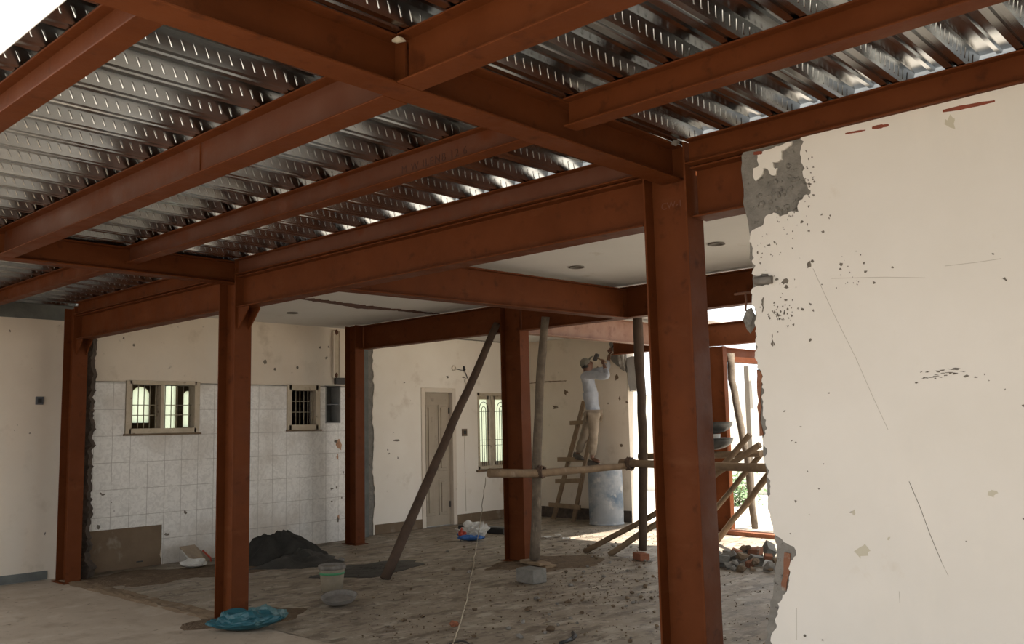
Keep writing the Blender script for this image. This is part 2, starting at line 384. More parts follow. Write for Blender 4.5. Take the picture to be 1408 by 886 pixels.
blobs('wall_chip', 'stain', wl, lambda u, v: ony(u, v, YL-.018), [(456, 672, 1.6), (463, 671, 1.5), (456, 690, 1.3), (470, 685, 1.5), (472, 650, 1.2), (462, 607, 2), (464, 715, 3, .5)], 9)
blobs('rust_stain', mat('rust_bleed', (.38, .17, .08), .8, var=(.50, .33, .22), vscale=20), wl, lambda u, v: ony(u, v, YL-.0175), [(466, 613, 8, .55), (464, 628, 4, .5), (465, 712, 5, .35)], 3, .0008)
# rusty chase strip and cut steel stub at the far end of the wall
t = thing('conduit_channel', (8.32, YL, 2.81), 'narrow rusty upright channel on the left wall above the recessed shelf', 'channel')
MB().box(8.26, 8.38, YL-.02, YL-.001, 2.45, 3.17).build('backing_strip', 'win_wood', t)
for x in (8.255, 8.375): MB().box(x, x+.018, YL-.04, YL-.001, 2.45, 3.17).build('side_rail', 'plaster_old', t)
for z in (2.46, 3.12): MB().rock((8.32, YL-.025, z+.03), .035, int(z*10), (1, .4, 1.2)).build('rusty_fixing', 'rust', t)
t = tag(MB().box(8.29, 8.62, YL-.05, YL-.001, 2.35, 2.45).add([(8.29,YL-.05,2.35)], []).build('steel_stub', 'iron_dark', bevel=.006), 'short dark steel stub sticking from the left wall above the recessed shelf', 'steel stub')
# niche shelf
t = thing('wall_niche', (8.26, YL, 1.76), 'small recessed two-tier shelf in the left wall beside the inner column', 'shelf')
b = MB()
b.box(8.12, 8.14, YL-.018, YL+.2, 1.76, 2.33).box(8.38, 8.40, YL-.018, YL+.2, 1.76, 2.33).box(8.14, 8.38, YL-.018, YL+.2, 1.76, 1.78).box(8.14, 8.38, YL-.018, YL+.2, 2.31, 2.33)
b.build('shelf_case', mat('niche_grey', (.30, .30, .29), .8, var=(.24, .24, .23), vscale=6), t)
MB().box(8.14, 8.38, YL+.0, YL+.2, 2.035, 2.05).build('shelf', 'grey_plastic', t)
# switch box
def socket(name, c, w, h, label, cat, axis='y', matn='grey_plastic'):
    t = thing(name, c, label, cat); x, y, z = c
    MB().box(x-w/2, x+w/2, y-.018, y, z-h/2, z+h/2).build('face_plate', matn, t, .004)
    MB().box(x-w*.26, x+w*.26, y-.024, y-.018, z-h*.25, z+h*.25).build('switch_opening', 'black', t, .002)
    return t
socket('switch_box', (4.061, YL-.001, 2.077), .088, .095, 'small square dark grey switch box alone on the plain left wall', 'switch box')
# broken stub of the old partition at the wall
b = MB(); n = 110; vs = []
for i in range(n+1):
    z = -.02+3.05*i/n; j1 = .05*fbm(z*6, 1, 4, 5)+.035*noise.noise(Vector((z*23, 3, 1))); j2 = .03*fbm(z*7, 9, 4, 5)
    spread = .05*max(0, 1-z/.5)
    for x, y in ((4.455, YL), (4.46, 11.12+j2), (4.53+j1, 11.05+j2-spread), (4.615+j1+spread, 11.14+j2), (4.64+j1*1.2+spread, YL)): vs.append((x, y, z))
b.add(vs, [(i*5+k, i*5+k+1, (i+1)*5+k+1, (i+1)*5+k) for i in range(n) for k in range(4)]).add(vs[-5:], [(0,1,2,3,4)])
struct(b.build('wall_stub', 'dark_break'), 'dark ragged edge of the demolished wall behind the wall column')

# ---------------------------------------------------------------- back wall with door and window
YD = 11.5
D1 = (10.235, 10.885, 0, 2.26); W3 = (11.50, 12.40, .90, 2.27)
def hole3(x, z): return any(a < x < c and d < z < e for a, c, d, e in (D1, W3))
wb = struct(wall_panel(MB(), [8.75, 10.235, 10.885, 11.50, 12.40, 13.0], [-.1, 0, .90, 2.26, 2.27, 3.22], hole3, YD, YD+.2).build('wall_back', 'mortar'), 'back wall with the panelled door')
out = [(9.16, 3.2)]+jag([(9.16, 3.2), (9.13, 2.7), (9.17, 2.3), (9.12, 1.9), (9.16, 1.5), (9.13, 1.1), (9.17, .6), (9.14, .16)], .02, .06, 5)[1:]
out = out+[(9.14, 0), (10.16, 0), (10.16, 2.335), (10.96, 2.335), (10.96, 0), (12.9, 0), (12.9, 3.2)]
# plaster around the window: as panels
b = MB()
b.prism([(x, YD-.014, z) for x, z in out[:-7]+[(9.14, 0), (10.16, 0), (10.16, 3.2)]], (0, .014, 0))
wall_panel(b, [10.16, 10.96, 11.50, 12.40, 12.75], [0, .90, 2.27, 2.335, 3.2], lambda x, z: (10.16 < x < 10.96 and z < 2.335) or (11.5 < x < 12.4 and .9 < z < 2.27), YD-.014, YD)
b.build('cream_plaster', 'plaster_back_lit', wb)
b = MB().box(9.17, 10.16, YD-.024, YD-.012, 0, .155).box(10.96, 12.75, YD-.024, YD-.012, 0, .16)
b.build('cement_skirting', 'cement_patch', wb)
MB().box(8.75, 8.95, YL, YD+.2, -.1, 3.22).build('wall_return', 'band', wb)
blobs('wall_chip', 'stain', wb, lambda u, v: ony(u, v, YD-.016), [(533, 619, 1), (535, 624, 1), (547, 630, 1.5, .5), (545, 606, 1.4, 2.5), (541, 595, .6), (616, 519, 1.5), (556, 526, 1.2), (637, 519, 1.5), (632, 545, .5), (640, 650, .8, .5)], 12)
# door
d1 = thing('door_1', (10.56, YD, 0), None, 'door'); del d1['category']; struct(d1, 'closed cream panelled door in the back wall')
b = MB().box(10.16, 10.245, YD-.03, YD+.12, 0, 2.335).box(10.875, 10.96, YD-.03, YD+.12, 0, 2.335).box(10.245, 10.875, YD-.03, YD+.12, 2.26, 2.335)
b.build('door_frame', 'plaster_old', d1, .006)
MB().box(10.245, 10.875, YD+.05, YD+.09, .01, 2.26).build('door_leaf', 'door', d1, .004)
b = MB()
for x0, x1 in ((10.31, 10.53), (10.60, 10.81)):
    for z0, z1 in ((.18, .78), (.92, 2.05)):
        b.box(x0, x1, YD+.036, YD+.05, z0, z1).box(x0+.05, x1-.05, YD+.018, YD+.036, z0+.05, z1-.05)
b.build('door_panel', 'door', d1, .005)
MB().box(10.252, 10.29, YD+.03, YD+.05, 1.86, 1.92).build('door_bolt', 'iron_dark', d1)
MB().box(10.845, 10.865, YD+.035, YD+.05, .3, .4).box(10.845, 10.865, YD+.035, YD+.05, 1.9, 2.0).build('hinge', 'iron_dark', d1)
# window 3 with arched grilles
w3 = thing('window_3', (11.95, YD, .9), None, 'window'); del w3['category']; struct(w3, 'pale green glazed casement window with arched grille in the back wall')
x0, x1, z0, z1 = W3
b = MB().box(x0, x0+.05, YD-.02, YD+.1, z0, z1).box(x1-.05, x1, YD-.02, YD+.1, z0, z1).box(x0, x1, YD-.02, YD+.1, z1-.05, z1).box(x0, x1, YD-.02, YD+.1, z0, z0+.06).box(11.885, 11.945, YD-.0, YD+.1, z0, z1)
b.build('window_frame', 'win_wood', w3, .004)
MB().box(x0-.05, x1+.03, YD-.05, YD-.01, z0-.04, z0).build('window_sill', 'cement_patch', w3)
for s0, s1 in ((11.55, 11.865), (11.985, 12.35)):
    MB().box(s0, s0+.045, YD+.05, YD+.085, z0+.06, z1-.05).box(s1-.045, s1, YD+.05, YD+.085, z0+.06, z1-.05).box(s0, s1, YD+.05, YD+.085, z0+.06, z0+.13).box(s0, s1, YD+.05, YD+.085, z1-.12, z1-.05).build('casement', 'win_wood', w3, .003)
    MB().box(s0+.045, s1-.045, YD+.063, YD+.069, z0+.13, z1-.12).build('pane', 'glass', w3)
    g = MB(); cx = (s0+s1)/2; zt = 1.96
    for rr in (.05, .115):
        pts = [(cx-rr, YD+.03, z0+.06)]+[(cx-rr*cos(a), YD+.03, zt+rr*1.25*sin(a)) for a in [pi*k/12 for k in range(13)]]+[(cx+rr, YD+.03, z0+.06)]
        g.tube(pts, .006, 6)
    g.tube([(cx, YD+.03, z0+.06), (cx, YD+.03, zt)], .005, 6)
    for z in (1.32, 1.42, 1.93): g.tube([(s0, YD+.03, z), (s1, YD+.03, z)], .005, 6)
    g.build('arched_grille', 'iron_dark', w3)
t = socket('wall_socket', (11.165, YD-.014, 1.565), .12, .125, 'brown socket plate with a dark hole between door and window', 'socket', matn='cement_patch')
t = thing('wiring_box', (10.93, YD-.014, 2.69), 'open round wiring box with dangling wire above the panelled door', 'wiring box')
for (cx, cz, r) in ((10.93, 2.69, .05), (11.245, 2.47, .06)): MB().lathe([(r, 0), (r, .02), (r*.72, .02), (r*.72, .004)], (cx, YD-.014, cz), 18, axis=(0, -1, 0)).build('box_ring', 'plaster_old', t)
b = MB().rock((11.17, YD-.016, 2.70), .052, 3, (.8, .3, 1.2)).build('dark_hole', 'black', t)
MB().tube([(10.97, YD-.02, 2.68), (11.1, YD-.03, 2.66), (11.17, YD-.03, 2.66), (11.21, YD-.035, 2.6), (11.25, YD-.035, 2.52)], .007, 6).build('loose_wire', 'iron_dark', t)
t = tag(MB().rock((12.21, YD-.02, 2.43), .05, 8, (.6, .3, 1.2)).build('wall_hole', 'black'), 'small dark hole knocked above the arched window near the inner column', 'hole')
# light switch drop line below socket
MB().tube([(11.165, YD-.016, 1.5), (11.17, YD-.016, .9), (11.18, YD-.016, .2)], .004, 6).build('chased_wire_line', 'win_wood', wb)

# ---------------------------------------------------------------- far wall behind the person
XF = 12.72
wf = struct(MB().box(XF, XF+.22, 9.06, 11.7, -.1, 3.22).build('wall_far', 'plaster_old'), 'stained cream far wall behind the worker')
MB().box(XF-.02, XF, 9.06, 11.5, 0, .19).build('cement_skirting', 'dark_break', wf)
for q in ([(11.4, 2.455), (10.9, 2.47), (10.4, 2.46), (10.42, 2.446), (11.0, 2.448), (11.4, 2.44)],):
    MB().prism([(XF-.004, y, z) for y, z in jag(q, .006, .05, 2, True)], (.005, 0, 0)).build('dado_crack', 'cement_patch', wf)
pp = jag([(9.30, 3.2), (9.42, 3.05), (9.34, 2.9), (9.40, 2.78), (9.30, 2.68), (9.14, 2.62), (9.06, 2.52), (9.06, 3.2)], .02, .05, 6, True)
MB().prism([(XF-.006, y, z) for y, z in pp], (.008, 0, 0)).build('chipped_patch', 'mortar', wf)
blobs('wall_chip', 'cement_patch', wf, lambda u, v: onx(u, v, XF-.003), [(848, 519, 3, .8), (852, 548, 4, .35), (862, 553, 1.5), (778, 540, 3), (854, 613, 2), (765, 560, 2, 2), (822, 505, 2), (836, 555, 1.5, .5)], 15)
# lintel fragment hanging beside the opening
t = tag(MB().prism([(XF-.02, y, z) for y, z in jag([(9.05, 2.78), (8.82, 2.80), (8.83, 2.3), (8.88, 2.22), (9.02, 2.2)], .012, .05, 4, True)], (.2, 0, 0)).build('lintel_fragment', 'slab_raw'), 'pale broken concrete lintel fragment hanging at the bright opening beside the worker', 'concrete fragment')
MB().rock((XF-.05, 9.12, 2.86), .16, 5, (.5, 1, 1.5), 3, .25).build('exposed_concrete', 'mortar', wf)

# ---------------------------------------------------------------- near right wall
XR = 4.235
def rw(u, v): p = onx(u, v, XR); return (p.y, p.z)
core = [rw(*p) for p in ((1018, 214), (1020, 250), (1023, 288), (1027, 300), (1030, 345), (1033, 374), (1035, 392), (1032, 408), (1037, 430), (1039, 470), (1037, 490), (1040, 505), (1043, 540), (1042, 560), (1047, 600), (1050, 640), (1053, 670), (1054, 700), (1062, 730), (1067, 752), (1064, 790), (1060, 820), (1055, 855), (1050, 900))]
core = jag(core, .008, .03, 2)
core_poly = [(-4, 3.06), (2.225, 3.06)]+core+[(2.26, -.1), (-4, -.1)]
wr = struct(MB().prism([(XR+.012, y, z) for y, z in core_poly], (.2, 0, 0)).build('wall_right', 'mortar'), 'large cream plastered right wall with a broken left edge')
edge_px = ((1101, 192), (1102, 212), (1106, 228), (1108, 245), (1115, 262), (1110, 272), (1100, 276), (1098, 292), (1088, 290), (1076, 297), (1060, 293), (1052, 302), (1047, 312), (1039, 316), (1033, 325),
           (1034, 345), (1037, 365), (1034, 376), (1041, 380), (1058, 376), (1060, 391), (1042, 394), (1034, 402), (1033, 412), (1039, 425), (1041, 445), (1039, 470), (1038, 488), (1041, 506), (1049, 511), (1048, 525), (1050, 540), (1046, 553), (1047, 565), (1053, 578), (1051, 600), (1052, 625), (1054, 645), (1059, 658), (1059, 680), (1056, 690), (1057, 705), (1063, 722), (1068, 735), (1078, 746), (1090, 752), (1091, 762), (1086, 775), (1085, 790), (1084, 803), (1080, 812), (1074, 818), (1071, 838), (1066, 856), (1060, 886), (1058, 920))
ed = jag([rw(*p) for p in edge_px], .014, .012, 9)
pl = [(-4, 3.06), (ed[0][0], 3.06)]+ed+[(2.24, 0), (-4, 0)]
MB().prism([(XR, y, z) for y, z in pl], (.014, 0, 0)).build('cream_plaster', 'plaster', wr)
isl = [rw(1000+a/4.925, 160+c/4.925) for a, c in ((205,262),(300,215),(440,170),(432,200),(365,235),(372,298),(340,300),(305,312),(318,340),(345,350),(330,390),(300,392),(258,347),(245,350),(240,390),(195,432),(172,400),(175,350),(205,340))]
MB().prism([(XR, y, z) for y, z in jag(isl, .007, .012, 3, True)], (.014, 0, 0)).build('plaster_remnant', 'plaster', wr)
for a in (((1078, 762), (1086, 762), (1084, 790), (1080, 812), (1073, 812), (1077, 785)), ((1040, 508), (1047, 512), (1045, 560), (1049, 600), (1044, 600), (1042, 560))):
    MB().prism([(XR+.004, y, z) for y, z in jag([rw(*p) for p in a], .008, .03, 5, True)], (.012, 0, 0)).build('exposed_brick', 'brick', wr)
# patch rubble texture: small stones set in the exposed mortar
b = MB()
for i in range(70):
    u = random.uniform(1040, 1106); v = random.uniform(225, 292)
    if (u-1040)/66 < (v-292)/-80: 
        if random.random() < .6: continue
    p = onx(u, v, XR+.012); b.rock(p, random.uniform(.008, .022), i, (.5, 1, .8), 1)
b.build('exposed_aggregate', 'mortar', wr)
T3 = lambda x, y: (940+x/2.953, 300+y/2.953)
S = []
for x, y, r in ((510,190,3.4),(522,176,2.3),(640,190,2.2),(636,207,1.5),(732,183,1.6),(738,217,2),(848,200,1.6),(770,263,2.1),(1257,145,2.2),(1300,246,2.4),(1308,252,1.6),(515,495,2),(485,370,1.8),(525,375,1.7),(515,350,1.4),(410,785,1.4),(1378,762,1.4),(1305,697,1.2),(480,15,2.3),(565,55,2.2),(590,0,1.4),(345,110,2.6),(370,100,1.6),(300,140,1.6),(312,185,1.3),(316,160,1.3),(410,262,4.6),(418,280,3),(378,250,2),(445,435,1.4),(440,395,1.6),(415,332,2),(705,270,.9),(710,258,.9),(700,135,.8),(718,150,.9),(620,283,.8),(562,270,1),(1240,660,.8),(1222,635,.8),(590,710,1.1),(475,848,1.1)): S.append((*T3(x, y), r))
T4 = lambda x, y: (940+x/2.953, 586+y/2.953)
for x, y, r in ((455,306,1.8),(492,853,1.9),(567,155,.9),(503,184,1),(510,360,.8),(433,437,.8),(548,255,1.1),(565,870,1.3),(1147,468,.8),(1380,378,1.3),(440,60,1),(455,66,1)): S.append((*T4(x, y), r))
for x, y in ((1112,318),(1130,295),(1142,297),(1120,250)): S.append((x, y, 1.6))
b = [(1113+random.uniform(-6, 6), 225+random.uniform(-18, 70), random.uniform(.5, 1.5)) for _ in range(22)]
blobs('chip_mark', 'stain', wr, lambda u, v: onx(u, v, XR-.0005), S+b, 21, .001)
S = []
for k in range(46):
    x = random.gauss(380, 32); y = random.gauss(385, 30)
    S.append((*T3(x, y), random.uniform(.6, 2.4), .6))
for x, y, r, a in ((362,505,4.5,.35),(368,515,2,.5),(320,340,6,.3),(322,370,4,.4),(360,480,2.5,.4)): S.append((*T3(x, y), r, a))
for k in range(30):
    x = random.uniform(985, 1165); S.append((*T3(x, 640-(x-985)*.13+random.uniform(-16, 16)), random.uniform(.35, .8), random.uniform(2.5, 7)))
for x, y, r, a in ((1150,642,2.2,2),(1185,647,1,3),(965,625,.8,2),(945,668,1.5,1),(975,650,1,2)): S.append((*T3(x, y), r, a))
for k in range(26): S.append((random.uniform(1036, 1100), random.uniform(318, 400), random.uniform(.3, 1.1), .6))
for k in range(12): S.append((random.uniform(1155, 1182), random.uniform(346, 392), random.uniform(.3, .9), .7))
for k in range(16): S.append((random.uniform(1068, 1112), random.uniform(291, 318), random.uniform(.5, 1.6), .5))
blobs('scrape_mark', 'stain', wr, lambda u, v: onx(u, v, XR-.0005), S, 33, .001)
def line_mark(name, material, pts, w):
    b = MB()
    for (u0, v0), (u1, v1) in zip(pts, pts[1:]):
        d = Vector((u1-u0, v1-v0)).normalized(); n = Vector((-d.y, d.x))*w/2
        b.prism([onx(u0+n.x, v0+n.y, XR-.0004), onx(u0-n.x, v0-n.y, XR-.0004), onx(u1-n.x, v1-n.y, XR-.0004), onx(u1+n.x, v1+n.y, XR-.0004)], (.0009, 0, 0))
    return b.build(name, material, wr)
line_mark('scratch', 'lead', [T3(525, 205), T3(605, 380), T3(700, 570), T3(770, 730), T3(830, 860)], .55)
line_mark('scratch', 'stain', [T4(915, 225), T4(960, 330), T4(1000, 440), T4(1047, 552)], .8)
line_mark('scratch', 'lead', [T4(1047, 552), T4(1075, 610)], .6)
line_mark('scratch', 'scuff', [T3(600, 245), T3(820, 240), T3(980, 243)], .8)
line_mark('scratch', 'scuff', [T3(1060, 195), T3(1190, 180), T3(1290, 165)], .8)
line_mark('scratch', 'scuff', [T4(458, 740), T4(458, 870)], .8)
line_mark('scratch', 'scuff', [T4(875, 672), T4(878, 720)], .8)
for (a, c, w) in (((1296, 153), (1368, 139), 4.2), ((1199, 176), (1222, 172), 3.8), ((1162, 184), (1190, 179), 2.2), ((1036, 211), (1048, 210), 4)):
    n = 9; pts = []
    for k in range(n+1):
        t_ = k/n; u = a[0]+(c[0]-a[0])*t_; v = a[1]+(c[1]-a[1])*t_; pts.append((u, v, w*1.25*(.5+.6*sin(pi*min(1, t_*.9+.08)))*(1+.4*fbm(u, v))))
    poly = [onx(u, v-h/2, XR-.0006) for u, v, h in pts]+[onx(u, v+h/2, XR-.0006) for u, v, h in pts[::-1]]
    MB().prism(poly, (.001, 0, 0)).build('red_paint_smear', 'redpaint', wr)
blobs('faint_stain', mat('faint_wall_stain', (.53, .49, .39), .85), wr, lambda u, v: onx(u, v, XR-.0004), [(*T4(730, 512), 7, 1.2), (*T4(688, 352), 4, 1), (*T4(833, 458), 2.4), (*T4(1255, 272), 4, 1.5), (1306, 167, 6, 1.6), (1010+290, 190, .1)], 44, .0006)
# broken bits sticking from the wall edge
t = tag(MB().tube([onx(1062, 385, XR-.01), onx(1038, 386, XR-.02)], .022, 8, wob=.3).build('conduit_stub', 'pan_mortar'), 'short cut pipe stub in the broken edge of the right wall', 'pipe stub')
t = thing('rebar_scrap', onx(1028, 405, XR+.1), 'bent rusty rod pieces poking from the broken right wall edge', 'rebar')
MB().tube([onx(1010, 405, XR+.1), onx(1024, 403, XR+.1), onx(1040, 401, XR+.1)], .007, 7).build('rod', 'rust', t)
MB().tube([onx(1025, 403, XR+.1), onx(1026, 415, XR+.1), onx(1025, 428, XR+.1)], .006, 7).build('rod', 'rust', t)
t = tag(MB().rock(onx(1031, 440, XR+.12), .042, 4, (.6, .8, 1.35), 2, .3).build('mortar_lump', 'mortar'), 'grey mortar lump dangling at the broken edge of the right wall', 'mortar lump')

# ---------------------------------------------------------------- slab ceiling of the old rooms
sl = struct(MB().box(4.46, 10.7, .6, 7.2, 3.22, 3.36).box(4.46, 12.95, 7.2, 11.7, 3.22, 3.36).build('ceiling_slab', 'slab'), 'white painted slab ceiling of the old rooms')
MB().box(4.36, 4.46, 8.5, 11.56, 3.29, 3.365).box(4.40, 4.462, .6, 11.4, 3.225, 3.365).build('slab_edge', 'slab_raw', sl)
pts = [onz(u, v, 3.22) for u, v in ((404, 410), (432, 414), (460, 418), (480, 421), (492, 424), (515, 425), (545, 427), (575, 430), (607, 432.5))]
up = []; dnp = []
for i, p in enumerate(pts):
    w = (.10, .16, .17, .19, .27, .17, .13, .13, .04)[i]
    up.append((p.x, p.y)); dnp.append((p.x-.0, p.y-w))
b = MB()
poly = jag(up+dnp[::-1], .035, .04, 8, True)
b.prism([(x, y, 3.213) for x, y in poly], (0, 0, .008)).build('wall_scar', mat('scar_brick', (.12, .045, .025), .95, var=(.075, .04, .03), vscale=14, bump=.01, bscale=30), sl)
for (u, v) in ((793, 367), (985, 335), (402, 430)):
    p = onz(u, v, 3.22)
    t = tag(MB().lathe([(.075, 0), (.078, -.012), (.06, -.014), (.055, -.002), (0, -.002)], (p.x, p.y, 3.221), 20).build('ceiling_rose', 'pan_mortar'),
            {793: 'round grey light fitting base on the slab ceiling left of the near column', 985: 'round grey light fitting base on the slab ceiling right of the near column', 402: 'small round fitting base on the slab ceiling by the middle column bracket'}[u], 'light fitting')

# ---------------------------------------------------------------- corrugated deck
P = .2866; Z0, Z1 = 3.205, 3.275
XA, XB = 1.20, 4.355; YA, YB = -1.6, 11.36
def deck():
    prof = []; embo = []
    k = 0; y = 2.545-P*15
    while y < YB:
        a = [(0, Z0), (.028, Z0), (.034, Z0+.012), (.046, Z0+.012), (.052, Z0), (.085, Z0), (.112, Z1), (.165, Z1), (.171, Z1-.013), (.191, Z1-.013), (.197, Z1), (.2596, Z1), (P, Z0)]
        prof += [(y+q, z) for q, z in a[:-1]]
        embo.append((y+.085, Z0, y+.112, Z1)); embo.append((y+.2596, Z1, y+P, Z0)); y += P
    prof.append((y, Z0))
    prof = [p for p in prof if YA <= p[0] <= YB]
    b = MB(); n = len(prof); vs = []
    X = [XA+(XB-XA)*i/6 for i in range(7)]
    for x in X: vs += [(x, yy, z) for yy, z in prof]
    b.add(vs, [(i*n+k, i*n+k+1, (i+1)*n+k+1, (i+1)*n+k) for i in range(6) for k in range(n-1)])
    b.add([(v[0], v[1], v[2]+.0016) for v in vs], [(i*n+k, (i+1)*n+k, (i+1)*n+k+1, i*n+k+1) for i in range(6) for k in range(n-1)])
    for (y0, z0, y1, z1) in embo:
        if y0 < YA or y1 > YB-.02: continue
        d = Vector((0, y1-y0, z1-z0)); nn = Vector((0, d.z, -d.y)).normalized()
        if nn.z > 0: nn = -nn
        x = XA+.03
        while x < XB-.02:
            c = Vector((x, (y0+y1)/2, (z0+z1)/2)); dd = d*.27; sk = Vector((.012, 0, 0))
            w = .0055; h = nn*.0026
            A = [c-dd-sk-Vector((w,0,0)), c-dd-sk+Vector((w,0,0)), c+dd+sk+Vector((w,0,0)), c+dd+sk-Vector((w,0,0))]
            i = .45
            B = [c-dd*.85-sk-Vector((w*i,0,0))+h, c-dd*.85-sk+Vector((w*i,0,0))+h, c+dd*.85+sk+Vector((w*i,0,0))+h, c+dd*.85+sk-Vector((w*i,0,0))+h]
            b.add(A+B, [(4,5,6,7), (0,1,5,4), (1,2,6,5), (2,3,7,6), (3,0,4,7)])
            x += .0545
    return b
me_deck = deck()
o = me_deck.build('ceiling', 'galv')
MB().box(XA-.003, XA, YA, YB, Z0, Z1+.02).box(XA, XA+.03, YA, YB, Z1+.018, Z1+.02).build('edge_flashing', mat('white_flashing', (.85, .85, .83), .5), o)
struct(o, 'corrugated galvanised steel roof deck with embossed ribs')

# ---------------------------------------------------------------- steel members
def ibeam(name, axis, c, a0, a1, zt, depth, bf, label, cat, group=None, tw=.008, tf=.011, m='oxide', zt2=None, stiff=(), wm=None):
    """horizontal I-section. axis 'x' or 'y' is its run, c the cross position of its web"""
    zb = zt-depth
    loc = ((a0+a1)/2, c, zb) if axis == 'x' else (c, (a0+a1)/2, zb)
    t = thing(name, loc, label, cat, group, 'thing')
    dz = 0. if zt2 is None else zt2-zt
    def bx(lo, hi, z0, z1):
        q = MB()
        if axis == 'x': q.box(a0, a1, c+lo, c+hi, z0, z1)
        else: q.box(c+lo, c+hi, a0, a1, z0, z1)
        if dz:
            for v in q.v: v.z += dz*((v.x if axis == 'x' else v.y)-a0)/(a1-a0)
        return q
    bx(-tw/2, tw/2, zb+tf, zt-tf).build('web', wm or m, t)
    bx(-bf/2, bf/2, zb, zb+tf).build('bottom_flange', m, t, .0025)
    bx(-bf/2, bf/2, zt-tf, zt).build('top_flange', m, t, .0025)
    for s in stiff:
        q = MB()
        if axis == 'x': q.box(s-.005, s+.005, c-bf*.46, c+bf*.46, zb+tf, zt-tf)
        else: q.box(c-bf*.46, c+bf*.46, s-.005, s+.005, zb+tf, zt-tf)
        q.build('stiffener_plate', m, t)
    return t
def column(c, depth, bf, z1, label, m='oxide', plate=True, z0=-.02):
    """H column: web along Y, flanges facing Y"""
    x, y = c; t = thing('steel_column', (x, y, 0), label, 'steel column', 'red oxide steel columns', 'thing')
    h = depth/2
    MB().box(x-.005, x+.005, y-h+.013, y+h-.013, z0, z1).build('web', m, t)
    for s in (-1, 1):
        q = sorted((y+s*h, y+s*(h-.013)))
        MB().box(x-bf/2, x+bf/2, q[0], q[1], z0, z1).build('flange', m, t, .0025)
    if plate: MB().box(x-bf/2-.03, x+bf/2+.03, y-h-.04, y+h+.04, -.02, .008).build('base_plate', m, t, .002)
    return t
XC = 4.315
RC = column((XC, 2.715), .285, .17, 3.2, 'large rust red steel column in the foreground beside the broken right wall')
C2 = column((XC, 7.42), .285, .17, 3.2, 'rust red steel column standing by the blue plastic bag')
C3 = column((XC-.01, 10.97), .285, .17, 3.16, 'rust red steel column against the left wall beside the bare patch of tiles')
C4 = column((8.30, 10.86), .25, .17, 3.2, 'rust red steel column at the far corner beyond the sand heap')
C5 = column((8.42, 7.72), .34, .17, 3.2, 'rust red inner steel column behind the propped pole and concrete block')
C6 = column((12.31, 7.09), .30, .11, 2.8, 'rust red steel column by the bright opening beyond the broken wall')
# haunch plates under the deep beams
def haunch(parent, y, s, z):
    MB().prism([(XC-.06, y, z), (XC-.06, y-s*.18, z), (XC-.06, y-s*.18, z-.02), (XC-.06, y, z-.2)], (.012, 0, 0)).build('haunch_plate', 'oxide', parent)
    MB().prism([(XC+.05, y, z), (XC+.05, y-s*.18, z), (XC+.05, y-s*.18, z-.02), (XC+.05, y, z-.2)], (.012, 0, 0)).build('haunch_plate', 'oxide', parent)
haunch(C2, 7.28, 1, 2.768); haunch(C3, 10.85, 1, 2.768)
# main girders along X
G1 = ibeam('steel_girder', 'x', 2.70, -.6, 4.30, 3.203, .203, .14, 'main rust red girder running overhead to the top of the foreground column', 'steel girder', 'red oxide roof steel', stiff=(2.27,))
G2 = ibeam('steel_girder', 'x', 7.40, -1.0, 4.30, 3.203, .203, .14, 'dark rust red girder meeting the top of the column by the blue bag', 'steel girder', 'red oxide roof steel')
# joists along Y, three bays
g = 'red oxide roof steel'
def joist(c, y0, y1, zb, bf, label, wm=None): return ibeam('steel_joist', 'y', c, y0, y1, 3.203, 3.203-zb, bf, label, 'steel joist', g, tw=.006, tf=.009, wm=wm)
J1 = joist(1.345, 2.776, 7.326, 3.06, .10, 'rust red roof joist nearest the open edge of the metal deck')
J2 = joist(2.335, 2.776, 7.326, 3.00, .13, 'deep rust red roof joist with a welded splice, second from the open deck edge', 'oxide_lit_web')
J3 = joist(3.29, 2.776, 7.326, 3.062, .10, 'rust red roof joist bearing faint brown painted lettering', 'oxide_lit_web')
J4 = joist(4.26, 2.87, 7.27, 3.062, .10, 'roof joist seated on the deep beam between foreground column and middle column', 'oxide_lit_web')
K2 = joist(2.28, -1.6, 2.624, 3.00, .13, 'deep roof joist meeting the main girder at the ceiling node with white weld putty')
K3 = joist(3.29, -1.6, 2.624, 3.062, .10, 'roof joist crossing the corrugated deck above the right wall')
K4 = joist(4.26, -1.6, 2.56, 3.062, .10, 'roof joist lying along the top of the right wall')
K1 = joist(1.345, -1.6, 2.624, 3.06, .10, 'roof joist beside the camera at the open deck edge')
L1 = joist(1.345, 7.474, 11.32, 3.06, .10, 'roof joist by the open deck edge running to the left wall')
L2 = joist(2.335, 7.474, 11.32, 3.06, .10, 'second roof joist beyond the dark girder, running to the left wall')
L3 = joist(3.29, 7.474, 11.32, 3.062, .10, 'roof joist beyond the dark girder ending beside the wall column')
L4 = joist(4.26, 7.57, 10.82, 3.062, .10, 'roof joist on the deep beam between middle column and wall column')
MB().box(2.326, 2.344, 4.376, 4.384, 3.01, 3.195).build('splice_weld', 'oxide', J2)
# flange end blobs / weld putty at the node
MB().rock((2.21, 2.615, 3.17), .022, 3, (1.6, .8, .5)).build('weld_putty', 'cord', K2)
MB().rock((4.19, 2.60, 3.19), .03, 5, (1, .7, .6)).build('mortar_dab', 'pan_mortar', G1)
# deep beams on the column line
B1 = ibeam('steel_beam', 'y', XC, 2.87, 7.27, 3.055, .285, .15, 'deep rust red beam spanning between the foreground column and the column by the blue bag', 'steel beam', 'deep red oxide beams')
B2 = ibeam('steel_beam', 'y', XC, 7.57, 10.82, 3.055, .285, .15, 'deep dark beam spanning between the blue bag column and the wall column', 'steel beam', 'deep red oxide beams')
B3 = ibeam('steel_beam', 'y', XC+.02, 2.20, 2.56, 3.055, .285, .15, 'short deep beam piece between the foreground column and the broken right wall', 'steel beam', 'deep red oxide beams')
